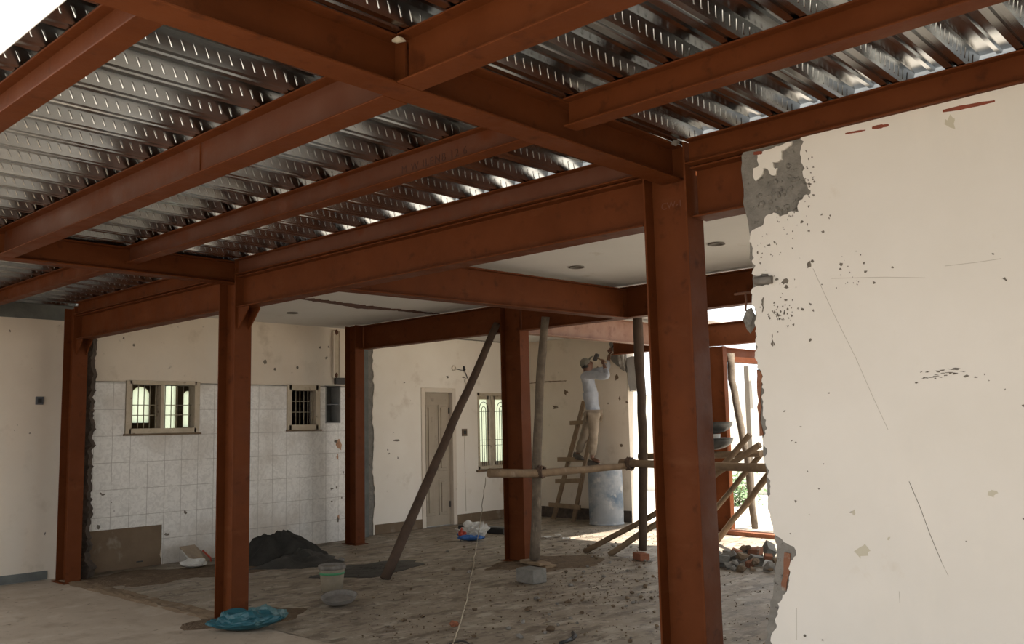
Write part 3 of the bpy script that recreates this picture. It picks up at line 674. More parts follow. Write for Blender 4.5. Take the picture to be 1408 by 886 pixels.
# inner beams below the slab
B4 = ibeam('steel_beam', 'x', 5.93, 4.40, 8.29, 3.11, .33, .15, 'deep dark beam crossing below the white slab from the long beam to the inner beam', 'steel beam', 'deep red oxide beams', zt2=3.16)
B5 = ibeam('steel_beam', 'y', 8.37, 7.90, 10.72, 3.19, .35, .15, 'dark beam spanning between the far corner column and the inner column', 'steel beam', 'deep red oxide beams')
B6 = ibeam('steel_beam', 'y', 8.37, .8, 7.54, 3.19, .35, .15, 'dark beam running from the inner column behind the foreground column', 'steel beam', 'deep red oxide beams', stiff=(5.93,))
B7 = ibeam('steel_beam', 'x', 7.74, 8.52, 12.25, 3.16, .325, .15, 'pale beam with side light painted in, running from the inner column toward the worker', 'steel beam', 'deep red oxide beams', m='oxide_sidelit')
B8 = ibeam('steel_beam', 'y', 12.34, .9, 9.05, 3.16, .345, .15, 'dark far beam passing over the column by the bright opening', 'steel beam', 'deep red oxide beams')
B9 = ibeam('steel_beam', 'x', 7.10, 12.38, 14.2, 2.80, .22, .12, 'bright orange sunlit beam outside the far opening', 'steel beam', 'deep red oxide beams')
# lettering on the joist and the column
def lettering(txt, loc, size, parent, material, ex=1.):
    cu = bpy.data.curves.new('painted_lettering', 'FONT'); cu.body = txt; cu.size = size; cu.extrude = .0003; cu.space_character = ex
    tmp = bpy.data.objects.new('tmp', cu); COL.objects.link(tmp)
    me = bpy.data.meshes.new_from_object(tmp.evaluated_get(bpy.context.evaluated_depsgraph_get())); bpy.data.objects.remove(tmp); bpy.data.curves.remove(cu)
    o = bpy.data.objects.new('painted_lettering', me); COL.objects.link(o); me.materials.clear(); me.materials.append(MT[material])
    mx = Matrix(((0, 0, -1), (-1, 0, 0), (0, 1, 0))).to_4x4(); mx.translation = Vector(loc)-wloc(parent)
    o.parent = parent; o.matrix_local = mx; return o
lettering('M W ILENB 12 6', (3.2855, 3.86, 3.10), .062, J3, 'mark', 1.25)
lettering('CW-1', (4.3095, 2.79, 2.86), .055, RC, 'markpale')
# ---------------------------------------------------------------- windows of the left wall
def grille(parent, x0, x1, z0, z1, y, nx, zs_, r=.006, m='iron'):
    g = MB()
    for i in range(nx):
        x = x0+(x1-x0)*(i+.5)/nx; g.tube([(x, y, z0), (x, y, z1)], r, 6)
    for z in zs_: g.tube([(x0, y+.008, z), (x1, y+.008, z)], r, 6)
    return g.build('grille', m, parent)
w1 = thing('window_1', (5.585, YL, 1.7), None, 'window'); del w1['category']; struct(w1, 'barred double window in the tiled wall with an arch showing behind')
x0, x1, z0, z1 = W1
MB().box(x0-.045, x0+.03, YL-.03, YL+.12, z0-.04, z1+.05).box(x1-.03, x1+.045, YL-.03, YL+.12, z0-.04, z1+.05).box(x0, x1, YL-.03, YL+.12, z1-.0, z1+.05).box(x0, x1, YL-.03, YL+.12, z0-.04, z0+.03).box(5.545, 5.595, YL-.02, YL+.12, z0, z1).build('window_frame', 'win_wood', w1, .004)
MB().box(x0-.07, x1+.06, YL-.06, YL-.02, z0-.06, z0-.035).build('window_sill', 'cement_patch', w1, .004)
grille(w1, x0+.03, 5.545, z0, z1, YL+.05, 5, (1.90, 2.03)); grille(w1, 5.595, x1-.03, z0, z1, YL+.05, 5, (1.90, 2.03))
w2 = thing('window_2', (7.735, YL, 1.7), None, 'window'); del w2['category']; struct(w2, 'small dark barred window in the tiled wall')
x0, x1, z0, z1 = W2
MB().box(x0-.03, x0+.045, YL-.03, YL+.12, z0-.03, z1+.03).box(x1-.045, x1+.03, YL-.03, YL+.12, z0-.03, z1+.03).box(x0, x1, YL-.03, YL+.12, z1-.05, z1+.03).box(x0, x1, YL-.03, YL+.12, z0-.03, z0+.045).build('window_frame', 'win_wood', w2, .004)
MB().box(x0-.05, x1+.05, YL-.055, YL-.02, z0-.05, z0-.03).build('window_sill', 'cement_patch', w2, .004)
grille(w2, x0+.045, x1-.045, z0, z1, YL+.03, 6, (1.93, 2.09), .006)
# rooms behind: a partition with an arched opening beyond window 1, a dark store behind window 2
YR = 12.6
b = MB()
def arch_panel(b, x0, x1, z0, z1, ax0, ax1, az0, az1, y):
    """panel with an arched hole, 8 cm thick"""
    cx = (ax0+ax1)/2; r = (ax1-ax0)/2; zs_ = az1-r*.9
    arc = [(ax0, az0)]+[(cx-r*cos(pi*k/14), zs_+r*.9*sin(pi*k/14)) for k in range(15)]+[(ax1, az0)]
    b.box(x0, ax0, y, y+.08, z0, z1).box(ax1, x1, y, y+.08, z0, z1).box(ax0, ax1, y, y+.08, z0, az0)
    for (xa, za), (xb, zb) in zip(arc[1:-1], arc[2:-1]):
        if xb-xa < 1e-5: continue
        b.prism([(xa, y, za), (xb, y, zb), (xb, y, z1), (xa, y, z1)], (0, .08, 0))
arch_panel(b, 4.9, 6.14, 0, 3.2, 5.73, 6.0, 1.82, 2.33, YR)
b.box(6.14, 6.2, YR, YR+.08, 0, 3.2)
arch_panel(b, 6.40, 6.95, 0, 3.2, 6.5, 6.66, 1.75, 2.28, YR)
b.box(6.2, 6.40, YR, YR+.08, 2.7, 3.2)
ps = struct(b.build('wall_passage', 'cement_patch'), 'brown partition with arched openings seen through the barred window')
for xa, xb, za, zb in ((5.73, 6.0, 1.82, 2.33), (6.2, 6.4, 0, 2.7), (6.5, 6.66, 1.75, 2.28)): MB().box(xa, xb, YR+.03, YR+.036, za, zb).build('pane', 'glass', ps)  # panes added here to dim the sky seen through the openings
MB().box(4.8, 4.9, YL+.2, YR+.1, 0, 3.2).build('side_wall', 'cement_patch', ps)
MB().box(6.95, 7.05, YL+.2, YR+.1, 0, 3.2).build('side_wall', 'cement_patch', ps)
MB().box(4.8, 7.05, YL+.2, YR+.1, 3.2, 3.3).build('passage_ceiling', 'cement_patch', ps)
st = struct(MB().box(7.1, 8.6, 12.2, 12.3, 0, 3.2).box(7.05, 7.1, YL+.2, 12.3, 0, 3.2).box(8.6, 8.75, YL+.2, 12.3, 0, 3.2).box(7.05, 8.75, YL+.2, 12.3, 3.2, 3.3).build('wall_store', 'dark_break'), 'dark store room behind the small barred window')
# dry leaves at the arched opening
def leafy(name, c, r, n, label, cat, group=None, sz=.05, zm=None):
    zm = zm or (r*.5, r*.4)
    t = thing(name, c, label, cat, group)
    b = MB(); 
    for k in range(5):
        a = k*1.3; b.tube([c, Vector(c)+Vector((r*.4*cos(a), r*.4*sin(a), zm[0]*1.0)), Vector(c)+Vector((r*.7*cos(a), r*.7*sin(a), zm[0]*1.5))], .008, 5)
    b.build('stem', 'wood', t)
    b = MB(); rn = random.Random(int(c[0]*100))
    for k in range(n):
        p = Vector(c)+Vector((rn.gauss(0, r*.5), rn.gauss(0, r*.4), abs(rn.gauss(*zm))))
        d = Vector((rn.gauss(0,1), rn.gauss(0,1), rn.gauss(0,1))).normalized()*sz; e = d.orthogonal().normalized()*sz*.4
        b.add([p-d, p+e, p+d, p-e], [(0,1,2,3)])
    b.build('foliage', 'leaf', t); return t
leafy('garden_bush', (6.3, 14.3, -.08), .7, 500, 'leafy bush outside, seen through the arch behind the barred window', 'bush', sz=.06, zm=(1.5, .5))
leafy('garden_shrub', (17.2, 9.55, -.08), .55, 420, 'pale green shrub outside beyond the bright far opening', 'shrub', sz=.07)

# ---------------------------------------------------------------- outside beyond the far opening
struct(MB().box(20, 20.2, 0, 22, -.1, 2.4).build('wall_outside', 'outwall'), 'sunlit boundary wall outside')
p = onx(1032, 600, 13.9)
t = tag(MB().box(13.85, 13.95, p.y-.05, p.y+.04, -.05, 2.58).build('concrete_post', mat('grey_beige_post', (.40, .37, .32), .85, var=(.33, .30, .26), vscale=5), bevel=.008), 'grey beige post outside under the sunlit orange beam', 'post')

# ---------------------------------------------------------------- timber
def pole(name, pts, r, label, cat, group=None, m='wood', wob=.18, bend=.012, seed=0, seg=9, n=14):
    """one crooked pole through the given points"""
    pts = [Vector(p) for p in pts]; out = []
    L = [0]
    for a, c in zip(pts, pts[1:]): L.append(L[-1]+(c-a).length)
    for i in range(n+1):
        s = L[-1]*i/n; k = max(j for j in range(len(L)) if L[j] <= s+1e-9); k = min(k, len(pts)-2)
        f = (s-L[k])/(L[k+1]-L[k]); p = pts[k].lerp(pts[k+1], f)
        w = sin(pi*i/n)
        p = p+Vector((fbm(s*1.3, seed, 1), fbm(s*1.3, seed, 7), 0))*bend*2*w
        out.append(p)
    rr = [(r[0]+(r[1]-r[0])*i/n) if isinstance(r, tuple) else r for i in range(n+1)]
    o = MB().tube(out, rr, seg, True, wob).build(name, m)
    return tag(o, label, cat, group)
pole('timber_prop', [onz(529, 797), onx(683, 446, 8.27)], (.058, .046), 'dark slanting timber prop leaning from the floor to the dark beam near the inner column', 'timber prop', 'timber props', 'wood_dark', .1, .01, 1)
pole('timber_prop', [Vector((8.165, 7.235, .085)), onx(741, 560, 8.17), onx(744, 500, 8.17), onx(750, 436, 8.19)], (.062, .05), 'grey upright timber prop standing on boards in front of the inner column', 'timber prop', 'timber props', 'wood_grey', .2, .015, 2)
pa = onz(884, 767); 
pole('timber_prop', [Vector((pa.x, pa.y, .085)), onx(885, 600, pa.x), onx(879, 500, pa.x), onx(876, 428, pa.x-.02)], (.052, .062), 'dark crooked upright prop on a red brick, left of the foreground column', 'timber prop', 'timber props', 'wood_dark', .15, .02, 3)
pw = onz(1038, 727)
pole('timber_prop', [pw, onx(1026, 620, 12.66), onx(1012, 560, 12.64), onx(1006, 520, 12.62), onx(1005, 486, 12.6)], (.05, .055), 'wavy upright prop in the bright opening beyond the broken wall', 'timber prop', 'timber props', 'wood_grey', .15, .02, 4)
# scaffold poles
s = 'lashed scaffold poles'
pole('scaffold_pole', [onx(672, 651, 7.45), Vector((8.09, 7.085, 1.095)), onx(860, 641, 9.39)], (.052, .040), 'horizontal scaffold pole lashed across the inner column and prop', 'scaffold pole', s, 'wood', .15, .012, 5)
pole('scaffold_pole', [onx(853, 637, 9.44), onx(950, 640, 9.44), onx(1060, 644, 9.44)], .050, 'thick horizontal scaffold pole lashed to the dark prop beside the drum', 'scaffold pole', s, 'wood', .15, .01, 6)
pole('scaffold_pole', [onx(879, 628, 10.1), onx(960, 627, 10.1), onx(1046, 624, 10.1)], .042, 'far horizontal scaffold pole carrying the stacked pans', 'scaffold pole', s, 'wood', .15, .012, 7)
pole('scaffold_brace', [onz(804, 759), onx(900, 708, 9.62), onx(1045, 612, 9.62)], .036, 'long inclined pole rising from the floor by the drum past the foreground column', 'brace pole', s, 'wood', .15, .012, 8)
pole('scaffold_brace', [onz(838, 763), onx(925, 706, 9.75)], .038, 'short inclined pole on the floor by the brick, beside the longer brace', 'brace pole', s, 'plank', .12, .008, 9)
pole('scaffold_brace', [onx(972, 666, 9.9), onx(1031, 598, 9.9)], .036, 'topmost crossed brace ending in the open below the pans', 'brace pole', s, 'wood', .15, .008, 10)
pole('scaffold_brace', [onx(972, 714, 10.8), onx(1049, 622, 10.2)], .034, 'middle pale brace below the pans', 'brace pole', s, 'plank', .12, .008, 11)
pole('scaffold_brace', [onz(984, 747), onx(1058, 651, 10.45)], .04, 'lowest brace rising from the floor toward the broken wall edge', 'brace pole', s, 'wood', .15, .01, 12)
def lashing(c, axis, r, label):
    c = Vector(c); a = Vector(axis).normalized(); b = MB()
    u = a.orthogonal().normalized(); w = a.cross(u)
    pts = [c+a*(-.035+.07*k/40)+(u*cos(k*.95)+w*sin(k*.95))*r*(1+.08*sin(k*3)) for k in range(41)]
    b.tube(pts, .011, 6)
    return tag(b.build('rope_lashing', 'rope'), label, 'rope', 'rope lashings')
lashing(onx(744, 649, 8.12), (-.3, 1, .05), .068, 'brown rope lashing on the horizontal pole at the upright grey prop')
lashing(onx(866, 638, 9.44), (0, 1, 0), .075, 'rope lashing joining two horizontal poles beside the dark prop')
# boards, block and bricks below the props
t = tag(MB().obox((8.22, 7.24, .018), Vector((.03,.23,0)), Vector((.085,-.011,0)), (0,0,.016)).build('timber_board', 'plank', bevel=.004), 'lower sawn board on the floor under the grey prop', 'board', 'boards under the prop')
t = tag(MB().obox((8.17, 7.24, .052), Vector((.05,.20,0)), Vector((.08,-.02,0)), (0,0,.016)).build('timber_board', 'plank', bevel=.004), 'upper sawn board under the foot of the grey prop', 'board', 'boards under the prop')
c = onz(730, 804)
t = tag(MB().obox((c.x+.10, c.y+.08, .074), Vector((.10,-.01,0)), Vector((.015,.135,0)), (0,0,.075)).build('concrete_block', 'block', bevel=.012), 'grey concrete block on the floor in front of the inner column', 'concrete block')
c = onz(886, 771)
t = tag(MB().obox((c.x+.02, c.y+.06, .042), Vector((.06,.10,0)), Vector((.05,-.035,0)), (0,0,.042)).build('clay_brick', 'clay', bevel=.008), 'red brick under the foot of the dark crooked prop', 'brick')
c = onz(1052, 739)
t = tag(MB().obox((c.x, c.y+.1, .03), Vector((.1,.55,0)), Vector((.1,-.02,0)), (0,0,.03)).build('timber_plank', 'clay', bevel=.006), 'reddish plank lying on the floor at the bright opening', 'plank')

# ladder
t = thing('wooden_ladder', (12.55, 10.3, 0), 'rough wooden ladder leaning against the far wall behind the worker', 'ladder')
def rail(pa_, pb_):
    d = (pb_-pa_); n = Vector((1, 0, 0)).cross(d).normalized()
    MB().obox((pa_+pb_)/2, d/2, n*.036, Vector((.022, 0, 0))).build('rail', 'wood', t, .003)
rail(onx(761, 714, 12.45), onx(803, 552, 12.62)); rail(onx(788, 720, 12.36), onx(815, 585, 12.5))
for (a, c, x) in (((784, 582), (823, 580), 12.53), ((767, 632), (806, 632), 12.47), ((764, 662), (800, 661), 12.43), ((755, 694), (798, 698), 12.38)):
    A, B = onx(*a, x), onx(*c, x-.03); d = (B-A)/2
    MB().obox((A+B)/2, d, (0,0,.038), (.018,0,0)).build('rung', 'plank', t, .003)
# drum
DC = (12.28, 9.27)
t = thing('steel_drum', (*DC, 0), 'worn blue grey drum the worker stands on', 'drum')
R = .285; H_ = .925
prof = [(0, .0), (R*.99, 0), (R*1.02, .008), (R*1.02, .02), (R*1.0, .03)]+[(R*(.885+.115*sin(pi*(.30+.42*k/14)))*1.012, .04+(H_-.06)*k/14) for k in range(15)]
MB().lathe(prof, (*DC, 0), 40).build('barrel', 'drum', t)
MB().lathe([(R*.95, H_-.03), (R*.965, H_-.02), (R*.965, H_+.004), (R*.93, H_+.004), (R*.925, H_-.012), (0, H_-.012)], (*DC, 0), 40).build('top_rim', 'drum', t)

# ---------------------------------------------------------------- objects on the floor
c = onz(453, 816); c = Vector((c.x+.09, c.y+.08, 0))
t = thing('plastic_bucket', c, 'cement stained plastic bucket with a green band beside the pan', 'bucket')
MB().lathe([(0, .012), (.095, .012), (.10, 0), (.105, .004), (.132, .235), (.130, .24), (.126, .235), (.099, .02), (0, .02)], c, 32).build('bucket_body', 'bucket', t)
MB().lathe([(.132, .225), (.142, .226), (.143, .262), (.138, .268), (.130, .266), (.128, .23)], c, 32).build('rim', 'pan_mortar', t)
MB().lathe([(.1245, .172), (.1275, .172), (.1292, .195), (.126, .195)], c, 32).build('green_band', 'green', t)
b = MB().lathe([(0, .15), (.115, .15)], c, 24).build('mortar_fill', 'pan_mortar', t)
def pan(name, c, r, h, label, tilt=(0, 0, 1), m='pan', filled=True, grp=None):
    t = thing(name, c, label, 'pan', grp)
    n = 9; prof = [(r*sin(.5*pi*k/n)*1.0, h*(1-cos(.5*pi*k/n))) for k in range(n+1)]
    inner = [(q*.97, z+.006) for q, z in prof[::-1]]
    MB().lathe(prof+[(r*1.06, h+.004), (r*1.06, h+.009)]+inner, c, 36, axis=tilt).build('bowl', m, t)
    if filled: MB().lathe([(0, h*.72), (r*.5, h*.68), (r*.82, h*.62)], c, 24, axis=tilt).build('mortar_fill', 'pan_mortar', t)
    return t
c = onz(466, 834); pan('iron_pan', (c.x+.05, c.y+.06, .004), .165, .075, 'shallow mortar pan on the floor in front of the bucket', (-.12, -.1, 1), 'pan_mortar', True)
# sand heap and slurry
c = onz(390, 782)
sh = mound('sand_heap', (c.x+.48, c.y+.80, 0), .74, .55, .36, 'sand', 3, .5, pw=1.4); tag(sh, 'dark heap of wet sand by the tiled wall behind the bucket', 'sand heap', kind='stuff')
mound('front_spill', (c.x+.38, c.y+.18, 0), .56, .42, .15, 'sand_wet', 6, .7, pw=1.6, parent=sh)
sh = mound('slurry_spill', (6.95, 8.75, 0), .75, .45, .014, 'sand_wet', 9, 1.0, pw=3); tag(sh, 'thin black slurry spread on the floor beside the sand heap', 'slurry', kind='stuff')
# plastic bags and sacks
def crumple(name, c, sx, sy, sz, m, label, cat, seed, amp=.35, rot=0., sub=4, flat=.0):
    bm = bmesh.new(); bmesh.ops.create_icosphere(bm, subdivisions=sub, radius=1.)
    R_ = Matrix.Rotation(rot, 3, 'Z'); vs = []
    for v in bm.verts:
        q = v.co.copy(); n1 = fbm(q.x*1.3+seed, q.y*1.3, q.z*1.3, 3); n2 = abs(noise.noise(q*3.2+Vector((seed, 0, 0))))
        k = 1+amp*n1-.35*amp*n2
        p = Vector((q.x*sx*k, q.y*sy*k, max(0., (q.z*.5+.5-flat))*sz*(1+amp*1.2*n1)))
        vs.append(Vector(c)+R_@p)
    b = MB().add(vs, [[v.index for v in f.verts] for f in bm.faces], False); bm.free()
    return b
c = onz(330, 878)
t = thing('plastic_bag', c, 'flattened blue plastic bag at the foot of the middle column', 'bag')
crumple('x', (4.19, 7.02, .0), .29, .15, .16, None, None, None, 2.2, .32, -.75).build('bag_body', 'blue', t)
crumple('x', (4.37, 6.99, .015), .18, .11, .14, None, None, None, 4.1, .28, -.75).build('folded_flap', mat('faded_blue_plastic', (.05, .115, .125), .5, var=(.08, .145, .15), vscale=10, bump=.002, bscale=60), t)
c = onz(648, 744)
t = thing('plastic_sack', c, 'crumpled white and blue plastic sack lying on the floor behind the string', 'sack')
crumple('x', (c.x+.05, c.y+.05, .05), .19, .13, .17, None, None, None, 7.7, .6, -.8).build('white_top', 'white_sack', t)
crumple('x', (c.x+.03, c.y+.02, 0), .20, .13, .11, None, None, None, 3.3, .4, -.8).build('blue_side', 'print_blue', t)
crumple('x', (c.x-.10, c.y+.08, .06), .06, .05, .10, None, None, None, 1.3, .5, -.8, 3).build('red_print', 'print_red', t)
crumple('x', (c.x+.13, c.y-.08, .04), .08, .07, .17, None, None, None, 5.3, .6, -.8, 3).build('knot', 'white_sack', t)
c = ony(268, 775, 11.05)
t = thing('cement_sack', (c.x, 11.05, 0), 'torn empty white and brown cement sack slumped against the tiled wall', 'sack')
b = MB(); n = 12; vs = []
q0 = [ony(u, v, 11.15) for u, v in ((247, 752), (262, 750), (268, 749), (277, 757), (287, 765))]
q1 = [ony(u, v, 11.0) for u, v in ((250, 757), (258, 765), (266, 772), (279, 775), (287, 780))]
q2 = [ony(u, v, 10.85) for u, v in ((268, 778), (272, 780), (277, 783), (282, 786), (287, 788))]
rows = []
for A, B_ in ((q0, q1), (q1, q2)):
    for k in range(6):
        f = k/6; rows.append([A[i].lerp(B_[i], f)+Vector((0, .05*fbm(i*1.1, f*2, 3), .012*fbm(i*2, f*3, 8))) for i in range(5)])
rows.append(q2); vs = [p for r_ in rows for p in r_]; nr = len(rows)
def sheet(r0, r1, name, m):
    fs = [(i*5+k, i*5+k+1, (i+1)*5+k+1, (i+1)*5+k) for i in range(r0, r1) for k in range(4)]
    o = MB().add(vs, fs, False).build(name, m, t); md = o.modifiers.new('thick', 'SOLIDIFY'); md.thickness = .006
    return o
sheet(0, 6, 'brown_lining', 'brown_paper'); sheet(6, nr-1, 'white_outer', 'white_sack')
crumple('x', (5.72, 10.72, .0), .17, .13, .10, None, None, None, 6.2, .5, .3, 3).build('slumped_base', 'white_sack', t)
MB().tube([q0[3]+Vector((0,-.03,0)), q0[4]+Vector((0,-.05,-.02)), q1[4]+Vector((0,-.06,0))], .012, 6).build('red_print', 'print_red', t)
# dark lengths by the back wall, papers
A, B_ = onz(635, 730), onz(703, 735)
t = thing('black_case', (A+B_)/2, 'long black case lying on the floor below the arched window', 'case')
d = (B_-A); d.z = 0; nrm = Vector((-d.y, d.x, 0)).normalized()
MB().obox((A+B_)/2+Vector((0,0,.045))+nrm*.0, d*.5, nrm*.09, (0,0,.045)).build('case_body', 'black', t, .01)
MB().obox((A+B_)/2+Vector((0,0,.094))+d*.1, d*.32, nrm*.05, (0,0,.004)).build('pale_lid_strip', 'grey_plastic', t, .002)
MB().obox(B_+Vector((0,0,.05))-d*.06, d*.03, nrm*.095, (0,0,.05)).build('end_cap', 'grey_plastic', t, .004)
for i, (u, v, rot, w) in enumerate(((752, 741, .2, .16), (768, 739, .9, .13), (778, 743, -.3, .12))):
    c = onz(u, v); b = MB(); a, e = Vector((cos(rot), sin(rot), 0))*w, Vector((-sin(rot), cos(rot), 0))*w*.7
    vs = [c+a*(-.5+i_/4)+e*(-.5+j/4)+Vector((0,0,.012+.018*(1+fbm(i_*.9, j*.9, i)))) for j in range(5) for i_ in range(5)]
    b.add(vs, [(j*5+k, j*5+k+1, (j+1)*5+k+1, (j+1)*5+k) for j in range(4) for k in range(4)])
    o = b.build('paper_scrap', 'white_sack'); md = o.modifiers.new('thick', 'SOLIDIFY'); md.thickness = .003
    tag(o, ('white torn paper scrap right of the inner column foot', 'middle torn paper scrap on the floor before the ladder', 'torn paper scrap nearest the drum')[i], 'paper', 'torn papers near the ladder')
# string
e0 = onx(668, 651, 7.5)
pts = [e0+Vector((0, 0, -.05)), onx(664, 690, 8.2), onx(660, 722, 9.0), onz(655, 752)+Vector((0,0,.012)), onz(653, 765), onz(648, 795), onz(642, 825), onz(634, 855), onz(628, 872), onz(622, 890)]
pts = pts[:4]+[p+Vector((0,0,.008)) for p in pts[4:]]
fine = []
for a, c in zip(pts, pts[1:]):
    for k in range(6): fine.append(a.lerp(c, k/6)+Vector((.012*fbm(k*.7, a.x, 2), .012*fbm(k*.7, a.y, 5), 0)))
fine.append(pts[-1])
tag(MB().tube(fine, [.0045+.0015*min(1, i/20) for i in range(len(fine))], 6).build('string_line', 'cord'), 'pale string running along the floor toward the camera from the white and blue sack', 'string')
c = onz(631, 889)
ring = [c+Vector((.085*cos(a), .085*sin(a), .012+.006*sin(3*a))) for a in [2*pi*k/28 for k in range(29)]]
tag(MB().tube(ring, .007, 7, cap=False).build('wire_coil', 'iron_dark'), 'black wire loop lying on the string at the bottom of the view', 'wire')
c = onz(787, 884)
t = thing('hand_tool', c, 'black hand tool lying on the floor left of the foreground column foot', 'tool')
q = [onz(770, 889)+Vector((0,0,.02)), onz(779, 886)+Vector((0,0,.022)), onz(786, 884)+Vector((0,0,.025))]
MB().tube(q, .014, 8).build('handle', 'black', t)
MB().tube([q[-1], onz(791, 880)+Vector((0,0,.03)), onz(788, 876)+Vector((0,0,.03))], .017, 8).build('hooked_head', 'iron_dark', t)

# distinct loose lumps in the foreground and scattered chunks
def lump(u, v, r, label, m='soil', group='loose lumps on the floor', seed=0, sq=(1, .8, .6)):
    c = onz(u, v)
    return tag(MB().rock((c.x, c.y, r*.32), r, seed, sq, 2, .3).build('mortar_lump', m), label, 'lump', group)
lump(624, 861, .045, 'brown lump on the floor just left of the string', 'clay', seed=3)
lump(727, 840, .05, 'dark flat lump on the floor in front of the concrete block', 'soil', seed=4, sq=(1.3, .6, .4))
lump(757, 867, .04, 'dark lump on the floor nearest the black hand tool', 'soil', seed=5)
lump(470, 772, .05, 'small lump beside the slurry left of the slanting prop', 'mortar', seed=6)
rnd = random.Random(4)
def on_floor(u, v, lo=4.55):
    p = onz(u, v); return p if lo < p.x < 12.2 and p.y < 11.0 else None
cnt = 0
proto = []
for k in range(6): proto.append(MB().rock((0, 0, 0), 1., k*3+1, (1, .8, .6), 1, .35))
chunks = []
meshes = [p.build('mortar_chunk', ('soil', 'mortar', 'cement_patch')[k % 3]) for k, p in enumerate(proto)]
used = set()
tries = 0
while cnt < 120 and tries < 3000:
    tries += 1
    zone = rnd.random()
    if zone < .5: u, v = rnd.gauss(820, 70), rnd.uniform(745, 830)
    elif zone < .8: u, v = rnd.uniform(690, 900), rnd.uniform(735, 880)
    else: u, v = rnd.uniform(480, 1045), rnd.uniform(755, 886)
    if 520 < u < 545 and v > 780: continue
    if 700 < u < 760 and 755 < v < 812: continue
    p = on_floor(u, v)
    if p is None: continue
    if (Vector((p.x, p.y))-Vector(DC)).length < .4 or p.x < 4.9: continue
    k = rnd.randrange(6)
    if k in used: o = meshes[k].copy(); COL.objects.link(o)
    else: o = meshes[k]; used.add(k)
    s_ = rnd.uniform(.012, .030)*(1.25 if rnd.random() < .15 else 1)
    o.location = (p.x, p.y, s_*.3); o.scale = (s_,)*3; o.rotation_euler = (0, 0, rnd.uniform(0, 6))
    tag(o, 'small mortar or soil chunk scattered over the dirty inner floor', 'chunk', 'chunks scattered over the inner floor'); cnt += 1
b = MB()
for k in range(1500):
    u, v = (rnd.gauss(830, 80), rnd.uniform(725, 830)) if rnd.random() < .55 else (rnd.uniform(480, 1060), rnd.uniform(735, 886))
    p = on_floor(u, v)
    if p is None or p.x < 4.6: continue
    s_ = rnd.uniform(.003, .011); b.rock((p.x, p.y, s_*.3), s_, k % 40, (1, .8, .6), 0, .3)
tag(b.build('floor_debris', 'soil'), 'fine crumbs of soil and mortar over the inner floor', 'debris', kind='stuff')
# rubble heap seen through the gap
rb = random.Random(11)
meshes = []
for k in range(8):
    if k % 2: q = MB().rock((0, 0, 0), 1., k*2+1, (1, .8, .7), 1, .35)
    else: q = MB().obox((0, 0, 0), (1, .15, .1), (-.1, .7, .15), (.1, -.1, .45+.1*(k % 3)))
    meshes.append(q.build('rubble_chunk', ('mortar', 'cement_patch', 'block', 'mortar', 'brick', 'mortar', 'cement_patch', 'soil')[k], bevel=0))
used = set()
c0 = Vector((9.75, 5.25, 0))
for i in range(72):
    a = rb.uniform(0, 2*pi); rr = sqrt(rb.random()); lay = rb.random()
    x = c0.x+.55*rr*cos(a)-.2*rr*sin(a); y = c0.y+.75*rr*sin(a)+.25*rr*cos(a)
    s_ = rb.uniform(.035, .085); z = s_*.4+max(0, .20*(1-rr))*lay
    k = rb.randrange(8)
    if k in used: o = meshes[k].copy(); COL.objects.link(o)
    else: o = meshes[k]; used.add(k)
    o.location = (x, y, z); o.scale = (s_,)*3; o.rotation_euler = (rb.uniform(-.5, .5), rb.uniform(-.5, .5), rb.uniform(0, 6))
    tag(o, 'broken masonry chunk in the rubble heap seen past the broken wall edge', 'rubble', 'rubble heap behind the right wall')
for k in range(8):
    if k not in used: bpy.data.objects.remove(meshes[k])
# stacked pans on the scaffold
c = onx(980, 619, 10.12); pz = c.z
pan('iron_pan', (c.x, c.y, pz), .26, .14, 'lower black iron pan resting on the scaffold poles', m='pan', filled=False, grp='pans on the scaffold')
t = tag(MB().lathe([(0, 0), (.085, 0), (.105, .19), (.10, .19), (.083, .01), (0, .01)], (c.x, c.y, pz+.008), 24).build('white_pail', 'white_sack'), 'small pale pail standing in the lower pan on the scaffold', 'pail')
pan('iron_pan', (c.x, c.y, pz+.20), .26, .14, 'upper black iron pan stacked on the pale pail', m='pan', filled=False, grp='pans on the scaffold')

# ---------------------------------------------------------------- the worker
def skin(nodes, edges, levels=2):
    """nodes: name -> (point, radius or (rx, ry)); the first is the root. Returns vertices and faces of the grown surface"""
    names = list(nodes); me = bpy.data.meshes.new('grow'); o = bpy.data.objects.new('grow', me); COL.objects.link(o)
    me.from_pydata([tuple(nodes[k][0]) for k in names], [(names.index(a), names.index(b_)) for a, b_ in edges], [])
    md = o.modifiers.new('skin', 'SKIN'); md.use_smooth_shade = True; md.branch_smoothing = .6
    if not me.skin_vertices: raise RuntimeError('no skin layer')
    for i, k in enumerate(names):
        r = nodes[k][1]; me.skin_vertices[0].data[i].radius = (r, r) if isinstance(r, (int, float)) else r
        me.skin_vertices[0].data[i].use_root = (i == 0)
    sb = o.modifiers.new('sub', 'SUBSURF'); sb.levels = levels; sb.render_levels = levels
    dg = bpy.context.evaluated_depsgraph_get(); ev = o.evaluated_get(dg); m2 = bpy.data.meshes.new_from_object(ev)
    vs = [v.co.copy() for v in m2.vertices]; fs = [list(p.vertices) for p in m2.polygons]
    bpy.data.objects.remove(o); bpy.data.meshes.remove(me); bpy.data.meshes.remove(m2)
    return vs, fs
def px(u, v, x): return onx(u, v, x)
Sn, Sf = px(804, 515, 12.10), px(807, 514, 12.43)
chest, waist, pelv = px(810, 529, 12.27), px(813, 552, 12.27), px(815, 569, 12.27)
neck, skull = px(806, 511, 12.27), px(807, 502, 12.27)
En, Ef = px(836, 518, 12.14), px(834, 508, 12.52)
Wn, Wf = px(830, 501, 12.28), px(838, 487, 12.62)
